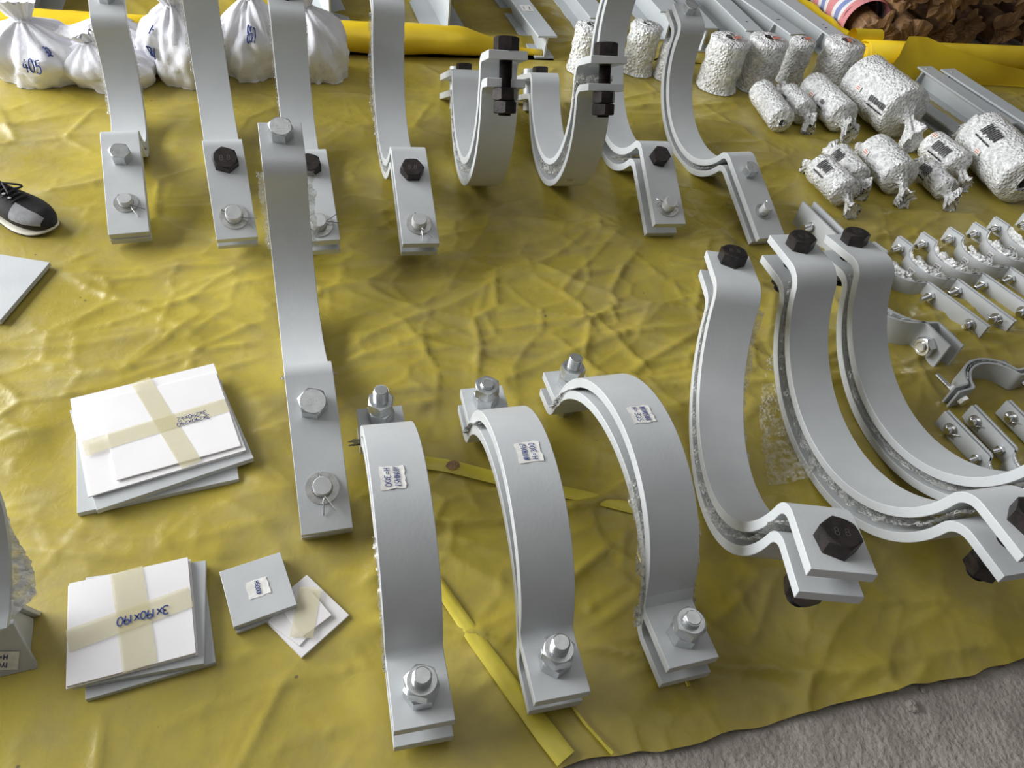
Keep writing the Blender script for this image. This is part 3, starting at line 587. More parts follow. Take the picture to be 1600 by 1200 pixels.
# omega clamp
p = dict(R=.093, wc=-.027, rf=.012, xa=.150, xb=.148, d=.0165, s=0, x=1.268, y=1.566, z=0, yaw=-2.614, tilt=0, roll=0, W=.061, t=.006)
c = Clamp('omega_pipe_clamp', [p[k] for k in NM], -1, edge=True); c.straps(); tag(c.root, 'small grey omega-shaped clamp on edge with a long silver bolt, right side', 'clamp'); feet(c)
c.bolt(.122, .026, mat='bright_zinc', up=True, nuts=1, tip=.052, shank=.007, ang=.3); c.bolt(-.125, .022, mat='bright_zinc', up=True, nuts=1, tip=.042, shank=.007); c.wrap(.2, .8, .0, .0015, 93, 'bubble_dense')
# a further omega clamp whose bolt shows at the frame edge
p = dict(R=.060, wc=-.01, rf=.012, xa=.11, xb=.115, d=.012, s=0, x=1.545, y=1.735, z=0, yaw=-2.614, tilt=0, roll=0, W=.055, t=.006)
c = Clamp('omega_pipe_clamp', [p[k] for k in NM], -1, edge=True); c.straps(); tag(c.root, 'small grey omega-shaped clamp cut by the right frame edge, only bolt end showing', 'clamp'); feet(c)
c.bolt(.092, .020, mat='bright_zinc', up=True, nuts=1, tip=.036, shank=.0068)
# short clamps with long ears
for i, (x, y, yaw, xb, R) in enumerate([(1.1929, 1.2389, 2.0916, .2077, .05), (1.2635, 1.2825, 2.046, .201, .0465), (1.372, 1.324, 2.05, .205, .048)]):
    p = dict(R=R, wc=-.006, rf=.012, xa=.10, xb=xb, d=.0125, s=0, x=x, y=y, z=0, yaw=yaw, tilt=0, roll=0, W=.05, t=.006)
    c = Clamp('small_pipe_clamp', [p[k] for k in NM], 1, edge=True); c.straps(); feet(c)
    tag(c.root, ['small long-eared grey clamp beside the farthest large cup, nearest its rim', 'small long-eared grey clamp, middle of three at lower right', 'small long-eared grey clamp, rightmost of three at lower right edge'][i], 'clamp', 'small long-eared clamps on edge')
    c.pin(.165, .009, .016, mat='bright_zinc', ang=-1.8, washer=2.1, low=.012, split=.014); c.bolt(.074, .020, mat='bright_zinc', up=False, nuts=1, tip=.022, shank=.0065); c.bolt(-.078, .020, mat='bright_zinc', up=False, nuts=1, tip=.022, shank=.0065); c.wrap(.2, .8, .0, .004, 95 + i, 'bubble_dense')

# ------------------------------------------------------------------ flat plates and white pads
def slab(name, ctr, size, yaw, z0, th, mat, label, cat, group=None, bev=0.0008, bow=0.0):
    mb = MB(); sx, sy = size; n = 9
    a = np.linspace(-sx / 2, sx / 2, n); b = np.linspace(-sy / 2, sy / 2, n); A, B = np.meshgrid(a, b, indexing='ij')
    if bow:
        zz = bow * ((2 * A / sx) ** 2 * .6 + (2 * B / sy) ** 2 * .4) * (0.6 + .4 * np.sin(A * 9))
        mb.grid(np.stack([A, B, zz + th], -1)); nb = len(mb.v); mb.grid(np.stack([A, B, zz * .3], -1)[::-1]); 
        idx = np.arange(n * n).reshape(n, n); lo = idx[::-1] + nb
        for rim in (idx[0], idx[-1], idx[:, 0], idx[:, -1]):
            pass
        T0, B0 = idx, np.flip(idx, 0) + nb
        for e in ((T0[0], B0[0]), (T0[-1], B0[-1]), (T0[:, 0], B0[:, 0]), (T0[:, -1], B0[:, -1])):
            for i in range(n - 1): mb.f.append((e[0][i], e[0][i + 1], e[1][i + 1], e[1][i]))
        bev = 0
    else:
        mb.box((0, 0, th / 2), (sx, sy, th))
    o = mb.build(name, mat, smooth=30, bevel=bev); o.location = (ctr[0], ctr[1], z0); o.rotation_euler = (0, 0, yaw); tag(o, label, cat, group)
    return o
def quad(pts):
    P = np.array(pts)[:, :2]; c = P.mean(0); ex = (P[1] - P[0] + P[2] - P[3]) / 2; ey = (P[0] - P[3] + P[1] - P[2]) / 2
    return c, (np.linalg.norm(ex), np.linalg.norm(ey)), math.atan2(ex[1], ex[0])
def from_corner(bl, br, depth):
    bl, br = np.array(bl), np.array(br); e = br - bl; L = np.linalg.norm(e); e /= L; n = np.array([-e[1], e[0]]); return bl + e * L / 2 + n * depth / 2, (L, depth), math.atan2(e[1], e[0])
gp = 'grey steel plates'; gw = 'white pads on the plates'
c, s, y = from_corner((-.766, .703), (-.509, .847), .285); slab('steel_plate', c, s, y, 0.0, .012, 'grey_paint', 'large grey steel plate at the bottom of the big taped stack', 'plate', gp); foot(c[0], c[1], .17)
c, s, y = from_corner((-.729, .71), (-.496, .896), .275); slab('steel_plate', c, s, y, .012, .012, 'grey_paint', 'large grey steel plate directly under the big white pads', 'plate', gp)
c, s, y = quad([(-.913, .946), (-.682, 1.121), (-.509, .909), (-.747, .739)])
slab('white_pad', c + (-.004, -.002), s, y - .012, .024, .003, 'pad_white', 'large white pad lowest in the big taped stack', 'pad', gw, bow=.001)
slab('white_pad', c, s, y, .0275, .003, 'pad_white', 'large white pad second in the big taped stack', 'pad', gw, bow=.001)
c2, s2, y2 = quad([(-.857, .956), (-.662, 1.092), (-.523, .916), (-.715, .779)])
bigpad = slab('white_pad', c2, s2, y2, .0322, .003, 'pad_white', 'smaller white pad with blue handwriting on top of the big taped stack', 'pad', gw)
def tape(parent, x0, y0, x1, y1, w, z, dz=0.0):
    a, b = np.array([x0, y0]), np.array([x1, y1]); d = (b - a) / np.linalg.norm(b - a); n = np.array([-d[1], d[0]]) * w / 2; k = 18; P = np.zeros((k, 5, 3))
    for i in range(k):
        for j in range(5):
            q = a + (b - a) * i / (k - 1) + n * (j / 2 - 1); zz = z + .0006 + .0005 * abs(math.sin(i * 1.7 + j)); 
            if i in (0, k - 1): zz -= dz
            P[i, j] = (q[0], q[1], zz)
    mb = MB(); mb.grid(P); return mb.build('tape', 'tape', parent, smooth=180)
tape(bigpad, -.035, s2[1] / 2 + .03, .018, -s2[1] / 2 - .012, .040, .003, .002); tape(bigpad, -s2[0] / 2 - .045, -.012, s2[0] / 2, .008, .040, .0034, .001)
def writing(parent, lines, cx, cy, ang, h, z, gap, ink='ink_blue', pen=.0024, seed=1, adv=.72):
    mb = MB(); ca, sa = math.cos(ang), math.sin(ang)
    for k, tx in enumerate(lines):
        st, W = text_strokes(tx, h, seed=seed + k, adv=adv); oy = (len(lines) - 1) / 2 * gap - k * gap
        ribbon([[(x, y_ + oy) for x, y_ in q] for q in st], pen, lambda x, y_: np.array((cx + ca * x - sa * y_, cy + sa * x + ca * y_, z)), mb)
    return mb.build('handwriting', ink, parent, smooth=None)
writing(bigpad, ['3X240X240', '3X290X42'], .045, -.006, math.pi + .02, .0115, .0048, .0145, pen=.0014, adv=.64)
# 190 mm stack
c, s, y = from_corner((-.577, .384), (-.404, .481), .198); slab('steel_plate', c, s, y, 0.0, .011, 'grey_paint', 'grey steel plate at the bottom of the square stack, lower left', 'plate', gp); foot(c[0], c[1], .12)
c, s, y = from_corner((-.603, .395), (-.418, .471), .198); slab('steel_plate', c, s, y, .011, .011, 'grey_paint', 'grey steel plate directly under the 3X190X190 pads', 'plate', gp)
c, s, y = quad([(-.694, .555), (-.525, .648), (-.433, .481), (-.606, .393)])
for k, (dx, dy, da) in enumerate([(.003, .001, -.008), (-.001, -.002, .006)]): slab('white_pad', c + (dx, dy), s, y + da, .022 + .0034 * k, .003, 'pad_white', 'white square pad %s in the 3X190X190 stack' % ['lowest', 'second'][k], 'pad', gw, bow=.0012)
p190 = slab('white_pad', c, s, y, .0292, .003, 'pad_white', 'white square taped pad handwritten 3X190X190, lower left', 'pad', gw, bow=.0012)
tape(p190, -.005, s[1] / 2 + .001, .012, -s[1] / 2 - .001, .052, .0042, .001); tape(p190, -s[0] / 2, -.016, s[0] / 2, .012, .042, .0046, .001)
writing(p190, ['3X190X190'], .020, -.004, math.pi + .02, .0165, .0068, .02, pen=.0026, adv=.60)
# small squares
c, s, y = quad([(-.461, .635), (-.368, .699), (-.305, .602), (-.394, .541)])
for k, dx in enumerate([(.002, -.002), (-.001, .001), (0, 0)]):
    sp_ = slab('small_plate', c + dx, s, y + (.02, -.01, 0)[k], .008 * k, .008, 'grey_paint', 'small grey steel square, %s' % ['bottom of its stack of three', 'middle of its stack of three', 'top of its stack with a paper sticker'][k], 'plate', 'small grey steel squares')
foot(c[0], c[1], .07)
mb = MB(); rr_ = random.Random(3); P = np.zeros((6, 6, 3))
for i in range(6):
    for j in range(6): P[i, j] = ((i / 5 - .5) * .038 + (rr_.uniform(-.001, .001)), (j / 5 - .5) * .035 + rr_.uniform(-.001, .001), .0086 + .0006 * (i in (0, 5)))
mb.grid(P); st_ = mb.build('sticker', 'sticker', sp_, smooth=180); writing(st_, ['1000SH'], 0, 0, math.pi / 2 - .05, .0085, .0098, .01, pen=.0014, adv=.62)
c, s, y = quad([(-.313, .675), (-.215, .612), (-.264, .517), (-.365, .577)]); slab('white_pad', c, s, y, 0.0, .006, 'pad_white', 'small white pad turned on its corner beside the small squares, lowest', 'pad', gw); foot(c[0], c[1], .07)
c2, s2, y2 = quad([(-.298, .645), (-.241, .602), (-.276, .552), (-.332, .594)]); slab('white_pad', c2 + (-.010, -.012), (.076, .076), y2 + .22, .006, .003, 'pad_white', 'small white pad in the middle of the tilted trio', 'pad', gw)
tp = slab('white_pad', c2, (s2[0], s2[1]), y2, .009, .003, 'pad_white', 'smallest white pad on top of the tilted trio, taped', 'pad', gw); tape(tp, -.035, .034, .035, -.034, .040, .0034, .002)
# plate at the left edge
slab('steel_plate', (-1.305, 1.247), (.225, .224), .05, 0.004, .012, 'grey_paint', 'grey steel plate cut by the left frame edge', 'plate', gp); foot(-1.30, 1.247, .15)

# ------------------------------------------------------------------ bracket at lower left
br = empty('pipe_saddle', (-.68, .42, 0), .46); tag(br, 'grey saddle bracket half wrapped in bubble film, lower left corner', 'bracket'); foot(-.70, .45, .1); foot(-.78, .42, .1)
def hexa(name, a, b, th, mat='grey_paint'):   # plate between two edges a (bottom) and b (top), each (p,q), thickened by vector th
    V = [a[0], a[1], b[1], b[0]]; V = [np.array(v, float) for v in V]; V = V + [v + np.array(th) for v in V]
    mb = MB(); mb.add(V, [(0, 1, 2, 3), (7, 6, 5, 4), (0, 4, 5, 1), (1, 5, 6, 2), (2, 6, 7, 3), (3, 7, 4, 0)]); return mb.build(name, mat, br, bevel=.0012)
hexa('front_plate', ((-.24, 0, 0), (0, 0, 0)), ((-.23, .038, .092), (-.010, .038, .092)), (0, .009, -.001))
hexa('rear_plate', ((-.24, .105, 0), (-.002, .105, 0)), ((-.23, .078, .092), (-.008, .078, .092)), (0, -.009, 0))
hexa('side_plate', ((-.012, .010, 0), (-.012, .094, 0)), ((-.018, .045, .090), (-.018, .070, .090)), (-.008, 0, 0))
def lw(p): d = np.array(p) - np.array((-.68, .42, 0)); c, s_ = math.cos(.46), math.sin(.46); return np.array((c * d[0] + s_ * d[1], -s_ * d[0] + c * d[1], d[2]))
cv = [lw(p) for p in [(-.708, .445, .097), (-.716, .468, .103), (-.727, .50, .125), (-.739, .543, .170), (-.748, .575, .225), (-.752, .59, .29)]]
tt = np.linspace(0, 5, 24); cv = np.array([[np.interp(t, np.arange(6), [p[k] for p in cv]) for k in range(3)] for t in tt])
rg = np.array([[p, p + (-.20, 0, 0), p + (-.20, -.010, .010), p + (0, -.010, .010)] for p in cv]); mb = MB(); mb.grid(rg, close_v=True); mb.f.append((0, 1, 2, 3)); mb.f.append(tuple(4 * 23 + q for q in (3, 2, 1, 0))); mb.build('saddle_strap', 'grey_paint', br, smooth=30)
hem = [lw(p) for p in [(-.745, .410, .088), (-.719, .433, .090), (-.706, .467, .100), (-.694, .498, .102), (-.706, .522, .118), (-.716, .537, .132), (-.728, .547, .152), (-.740, .556, .172), (-.755, .576, .203)]]
nh = 60; tt = np.linspace(0, 8, nh); ii = np.arange(nh); H_ = np.array([[np.interp(t, np.arange(9), [p[k] for p in hem]) for k in range(3)] for t in tt]); P = np.zeros((nh, 12, 3))
for j in range(12):
    f = j / 11; P[:, j] = H_ + np.array((-.075, .012, .012)) * f + np.stack([.010 * perlin(ii * .5, ii * 0 + j * .7, 41), .007 * perlin(ii * .5, ii * 0 + j * .7, 42), .010 * perlin(ii * .45, ii * 0 + j * .7, 43)], 1) * min(1, .35 + f); P[:, j, 2] += .012 * math.sin(f * 3.1)
mb = MB(); mb.grid(P); mb.build('bubble_wrap', 'bubble_dense', br, smooth=180)
nv = np.array((0, -.924, .382)); ey_ = np.array((0, .382, .924)); ex_ = np.array((1., 0, 0)); sc_ = np.array((-.052, 0, 0)) + ey_ * .036 + nv * .0012
def onp(x, y, z=0): a_ = -.30; return sc_ + ex_ * (math.cos(a_) * x - math.sin(a_) * y) + ey_ * (math.sin(a_) * x + math.cos(a_) * y) + nv * z
mb = MB(); mb.grid(np.array([[onp(x, y, .0004) for y in np.linspace(-.019, .019, 4)] for x in np.linspace(-.033, .033, 5)])); stk = mb.build('sticker', 'sticker', br, smooth=None)
mb = MB()
for kk, tx in enumerate(['1Y08S5', 'H=250']):
    st, W = text_strokes(tx, .011, seed=kk); ribbon([[(x * .9, y_ + .008 - .016 * kk) for x, y_ in q] for q in st], .0016, lambda x, y_: onp(-x, -y_, .0012), mb)
mb.build('handwriting', 'ink_blue', stk, smooth=None)

# ------------------------------------------------------------------ sneaker at left edge
sh = empty('sneaker', (-1.372, 1.520, 0), -.22); tag(sh, 'black and grey lace-up sneaker with cream sole at the left edge', 'shoe'); foot(-1.36, 1.52, .07); foot(-1.45, 1.54, .07)
def outline(f):   # half widths along the length, f 0 heel .. 1 toe ; local x = length
    return .030 + .012 * math.sin(min(1, f / .25) * math.pi / 2) - .008 * math.exp(-((f - .42) / .13) ** 2) + .008 * math.exp(-((f - .72) / .16) ** 2)
L_ = .285
def sect(f, inset=0.0):
    x = -.17 + L_ * f; e = 1.0
    if f > .80: e = math.sqrt(max(0, 1 - ((f - .80) / .20) ** 2))
    if f < .10: e = math.sqrt(max(0, 1 - ((.10 - f) / .10) ** 2))
    return x, max(.002, outline(f) * e - inset)
fs = np.concatenate([np.linspace(0, .1, 7), np.linspace(.12, .8, 24), np.linspace(.81, 1, 14)])
def loft(zlow, ztop, inset_fn, name, mat, f0=0, f1=1, seg=20):
    rings = []
    for f in fs:
        if f < f0 or f > f1: continue
        x, w = sect(f); zt = ztop(f); ring = []
        for k in range(seg):
            a_ = 2 * math.pi * k / seg; cy, sz = math.cos(a_), math.sin(a_)
            yy = w * inset_fn * np.sign(cy) * abs(cy) ** .7; z = zlow(f) + (zt - zlow(f)) * (.5 + .5 * np.sign(sz) * abs(sz) ** .8)
            if sz > 0: yy *= 1 - .38 * sz ** 2 * min(1, (zt / .06))
            ring.append((x, yy, z))
        rings.append(ring)
    mb = MB(); mb.grid(np.array(rings), close_v=True); n = len(rings); mb.f.append(tuple(range(seg))); mb.f.append(tuple((n - 1) * seg + i for i in range(seg))[::-1]); return mb.build(name, mat, sh, smooth=60)
toe = lambda f: .012 * max(0, (f - .8) / .2) ** 2
loft(lambda f: toe(f), lambda f: .013 + toe(f), 1.05, 'sole', 'shoe_sole')
loft(lambda f: .001 + toe(f), lambda f: .0055 + toe(f), 1.065, 'outsole', 'shoe_black')
top = lambda f: .022 + (.082 if f < .40 else .082 - .052 * ((f - .40) / .60) ** .9) - .018 * max(0, (f - .88) / .12) ** 2 + (.010 * math.cos(f * 6) if f < .4 else 0)
loft(lambda f: .009 + toe(f), top, 1.02, 'upper', 'shoe_black')
# grey toe overlay hugging the upper
P = []
for f in np.linspace(.70, .955, 14):
    x, w = sect(f); row = []
    for a_ in np.linspace(.02, 1.20, 11):
        cy, sz = -math.cos(a_), math.sin(a_); zt = top(f); z0 = .009 + toe(f)
        yy = w * np.sign(cy) * abs(cy) ** .7; yy *= 1 - .38 * max(0, sz) ** 2 * min(1, zt / .06); z = z0 + (zt - z0) * (.5 + .5 * np.sign(sz) * abs(sz) ** .8); row.append((x + .0008, yy * 1.04 - .0008, z * 1.0 + .0014))
    P.append(row)
mb = MB(); mb.grid(np.array(P)); mb.build('toe_overlay', 'shoe_grey', sh, smooth=180)
P = []
for f in np.linspace(.36, .50, 8):
    x, w = sect(f); P.append([(x - (z - .03) * .7, -(w * 1.03 - (z - .03) * .18), z) for z in np.linspace(.028, .066, 6)])
mb = MB(); mb.grid(np.array(P)); mb.build('side_stripe', 'shoe_grey', sh, smooth=180)
for k_ in range(6):
    f = .45 + k_ * .048; x, w = sect(f); z = top(f) + .0015; mb = MB(); mb.tube([(x - .006, -w * .5, z - .008), (x, -w * .2, z), (x + .003, w * .2, z), (x - .003, w * .5, z - .008)], .0032, 6); mb.build('lace', 'shoe_black', sh, smooth=60)
for k_ in (-1, 1):
    mb = MB(); t_ = np.linspace(0, 1, 12); mb.tube([(-.030 + .040 * math.sin(a_ * 3.1), .010 + k_ * .022 * math.sin(a_ * 3.14) , .098 - .022 * a_ + .004 * math.sin(a_ * 3.1)) for a_ in t_], .0028, 6); mb.build('lace_bow', 'shoe_black', sh, smooth=60)
for k_ in range(4):
    f = .46 + k_ * .06; x, w = sect(f); mb = MB(); mb.lathe([(.0045, 0), (.0045, .0015)], 10, None, (x, -w * .33, top(f) + .0005)); mb.build('eyelet', 'shoe_grey', sh, smooth=40)

# ------------------------------------------------------------------ bubble-wrapped spring cans
def crumple_lathe(prof, R, T, seed, amp, seg=40, k=7, flat=0.0):
    """prof: list of (r,z,crumple 0..1); returns MB with noisy surface around axis"""
    a = np.linspace(0, 2 * math.pi, seg, endpoint=False); P = []
    for i, (r, z, cz) in enumerate(prof):
        n1 = perlin(np.cos(a) * 2.2 + 5, np.sin(a) * 2.2 + z * 30, seed); n2 = perlin(np.cos(a) * 5 + 9, np.sin(a) * 5 + z * 55, seed + 1)
        fl = np.cos(a * k / 2.0 + seed) * .5 + np.cos(a * k + seed * 2.0) * .5
        rr = r * (1 + cz * (.34 * fl + .30 * n1)) + amp * (n1 * .7 + n2 * .6) * (1 if r > .004 else .2)
        rr = np.maximum(rr, .002); sq = 1 - flat * cz
        off = cz * r * .5 * math.sin(i * 1.3 + seed)
        P.append(np.stack([np.cos(a) * rr + off, np.sin(a) * rr * sq, np.full_like(a, z) + cz * .012 * n2], -1))
    P = np.array(P) @ np.array(R).T + np.array(T)
    mb = MB(); mb.grid(P, close_v=True); n = len(prof); mb.f.append(tuple(range(seg))[::-1]); mb.f.append(tuple((n - 1) * seg + i for i in range(seg))); return mb
def can_lying(A, B, r, label, seed, tails=(1, 1), dark=False, prints=(), red=None, mat='bubble_dense'):
    A, B = np.array(A), np.array(B); ax = B - A; L = np.linalg.norm(ax); ax /= L; ctr = (A + B) / 2
    root = empty('wrapped_spring', (ctr[0], ctr[1], 0)); tag(root, label, 'spring', 'bubble-wrapped spring cans'); foot(A[0], A[1], r); foot(B[0], B[1], r); foot(ctr[0], ctr[1], r)
    R = frame(ax, (0, 0, 1)); T = np.array([0, 0, r + .003]); h = L / 2
    mb = MB(); mb.lathe([(r * .5, -h + .006), (r * .88, -h + .006), (r * .93, -h + .012), (r * .93, h - .012), (r * .88, h - .006), (r * .5, h - .006)], 32, R, T); mb.build('spring_can', 'spring_dark' if dark else 'spring_steel', root, smooth=35)
    pr = []; tl = r * .62 + .026
    if tails[0]: pr += [((.022 + r * .30), -h - tl, 1), (.022 + r * .28, -h - tl * .8, 1), (.014 + r * .12, -h - tl * .45, .9), (.010 + r * .10, -h - tl * .22, .7), (r * .45, -h - .004, .3)]
    else: pr += [(r * .25, -h - .003, .1), (r * .6, -h - .002, .1)]
    pr += [(r * .80, -h + .001, .06), (r * .97, -h + .006, .02)] + [(r * (1.0 + .012 * math.sin(i * 1.9 + seed)), -h + .012 + (L - .024) * i / 12, 0) for i in range(13)] + [(r * .97, h - .006, .02), (r * .80, h - .001, .06)]
    if tails[1]: pr += [(r * .45, h + .004, .3), (.010 + r * .10, h + tl * .25, .7), (.012 + r * .13, h + tl * .5, .9), ((.022 + r * .30), h + tl * .85, 1), (.020 + r * .34, h + tl * 1.1, 1)]
    else: pr += [(r * .6, h + .004, .12), (r * .3, h + .008, .2)]
    # tails droop to the ground: bend z with distance past the ends
    mb = crumple_lathe(pr, np.eye(3), (0, 0, 0), seed, .0022, 44, 6, .35)
    V = np.array(mb.v); over = np.clip(np.abs(V[:, 2]) - h, 0, None); V2 = V @ R.T + T; V2[:, 2] -= np.minimum(over * .55, r * .72); V2[:, 2] = np.maximum(V2[:, 2], .0015); mb.v = [tuple(p) for p in V2]
    w = mb.build('bubble_wrap', mat, root, smooth=180)
    tocam = np.array([-ctr[0], -ctr[1], 1.315]); tocam = tocam - ax * (tocam @ ax); th0 = math.atan2(tocam @ R[:, 1], tocam @ R[:, 0])
    def fm(z, t, rr): return R @ np.array([rr * math.cos(t), rr * math.sin(t), z]) + T
    if prints:
        mb = MB(); zc, tc, n, hh, ww = prints; rp = random.Random(seed)
        for i in range(n):
            z = zc + (i - n / 2) * ww; t0 = th0 + tc; l = hh * rp.uniform(.7, 1.2) / r
            P = np.array([[fm(z, t0 + l * (q - .5), r * 1.03 + .002), fm(z + ww * .55, t0 + l * (q - .5), r * 1.03 + .002)] for q in np.linspace(0, 1, 6)]); mb.grid(P)
        for i in range(4):
            z = zc + (i - 2) * ww * n / 4; P = np.array([[fm(z, th0 + tc + .5 * hh / r + .012 / r + .006 / r * q, r * 1.03 + .002), fm(z + ww * n / 4 * .8, th0 + tc + .5 * hh / r + .012 / r + .006 / r * q, r * 1.03 + .002)] for q in (0, 1)]); mb.grid(P)
        mb.build('stencil_print', 'ink_black', root, smooth=None)
    if red:
        zc, tc = red; mb = MB(); P = np.array([[fm(zc + z, th0 + tc + t / r, r * 1.035 + .002) for z in np.linspace(-.016, .016, 4)] for t in np.linspace(-.009, .009, 4)]); mb.grid(P); o = mb.build('sticker', 'sticker', root, smooth=180)
        mb = MB()
        for q in (-.004, .003): mb.grid(np.array([[fm(zc + z, th0 + tc + (q + t) / r, r * 1.035 + .0028) for z in np.linspace(-.012, .011, 4)] for t in (-.0016, .0016)]))
        mb.build('print', 'red_print', o, smooth=None)
    return root
def C2(p, r): return (p[0], p[1], r)
cans = [((.775, 3.136), (.838, 2.894), .052, 'slim bubble-wrapped can lying leftmost in the upper row, no twisted tail', (0, 0), False, (), None),
 ((.883, 3.15), (.944, 3.002), .052, 'short bubble-wrapped can with twisted near end, second in the upper row', (1, 1), False, (-.02, .3, 5, .02, .008), None),
 ((1.001, 3.254), (1.094, 2.999), .064, 'long bubble-wrapped can third in the upper row, red sticker', (0, 1), False, (.05, .2, 5, .014, .006), (-.03, .35)),
 ((1.204, 3.314), (1.334, 3.042), .108, 'big fat bubble-wrapped can in the upper row, black stencil', (0, 1), False, (.09, .30, 8, .02, .012), (-.035, .30)),
 ((.931, 2.577), (1.008, 2.414), .054, 'bubble-wrapped can nearest the back-row clamps, twisted both ends', (1, 1), False, (-.02, -.25, 7, .030, .008), None),
 ((1.03, 2.723), (1.082, 2.556), .046, 'small bubble-wrapped can second in the lower row, black stencil', (1, 1), False, (-.025, .05, 8, .034, .007), None),
 ((1.165, 2.768), (1.228, 2.572), .068, 'stout bubble-wrapped can third in the lower row, red sticker', (1, 1), False, (), (-.05, .35)),
 ((1.371, 2.74), (1.417, 2.601), .044, 'dark small bubble-wrapped can between two pale ones', (1, 1), True, (-.03, .0, 7, .030, .008), None),
 ((1.432, 2.935), (1.505, 2.775), .058, 'bubble-wrapped can behind the dark one, open flared tail', (1, 1), False, (.01, -.15, 9, .034, .009), (-.06, -.5)),
 ((1.625, 3.01), (1.70, 2.68), .098, 'biggest bubble-wrapped can at the right frame edge', (1, 0), False, (-.03, -.3, 9, .045, .011), (-.01, .45))]
for i, (a, b, r, lab, tl, dk, pr, rd) in enumerate(cans): can_lying(C2(a, r), C2(b, r), r, lab, 11 + i * 3, tl, dk, pr, rd)
def can_standing(x, y, r, h, label, seed, sticker=True):
    root = empty('wrapped_spring', (x, y, 0)); tag(root, label, 'spring', 'bubble-wrapped spring cans'); foot(x, y, r + .01)
    mb = MB(); mb.lathe([(r * .8, .004), (r * .88, .008), (r * .88, h - .014), (r * .8, h - .008)], 28); mb.build('spring_can', 'spring_steel', root, smooth=35)
    pr = [(r * 1.10, .002, .10), (r * 1.08, .02, .10)] + [(r * (1.02 + .02 * math.sin(i * 2.1 + seed)), .02 + (h - .03) * i / 9, .05) for i in range(1, 10)] + [(r * .95, h - .004, .04), (r * .7, h + .001, .05), (r * .3, h + .003, .06)]
    crumple_lathe(pr, np.eye(3), (0, 0, 0), seed, .0035, 44, 9).build('bubble_wrap', 'bubble_dense', root, smooth=180)
    if sticker:
        mb = MB(); a0 = random.Random(seed).uniform(0, 2); P = np.array([[(.3 * r * math.cos(a0) + u * math.cos(a0) - v * math.sin(a0), -.25 * r + u * math.sin(a0) + v * math.cos(a0), h + .012) for u in (-.02, 0, .02)] for v in (-.010, .010)]); mb.grid(P); mb.build('sticker', 'red_print', root, smooth=None)
    return root
for i, (x, y, r, h, lab, stk) in enumerate([(.606, 3.228, .080, .205, 'standing bubble-wrapped can just right of the end clamp, wide', True), (.775, 3.303, .080, .207, 'standing bubble-wrapped can second of the four upright ones, wide', True), (.945, 3.43, .053, .185, 'slim standing bubble-wrapped can between wide upright ones', True), (1.132, 3.47, .084, .198, 'standing bubble-wrapped can in front of the yellow spiral roll', True), (.035, 3.13, .058, .185, 'standing bubble-wrapped can half hidden by the right U-shaped clamp', False), (.262, 3.23, .064, .195, 'standing bubble-wrapped can seen between two back-row clamps', False), (.385, 3.22, .046, .150, 'slim standing bubble-wrapped can peeking left of the end clamp', False)]): can_standing(x, y, r, h, lab, 71 + 5 * i, stk)

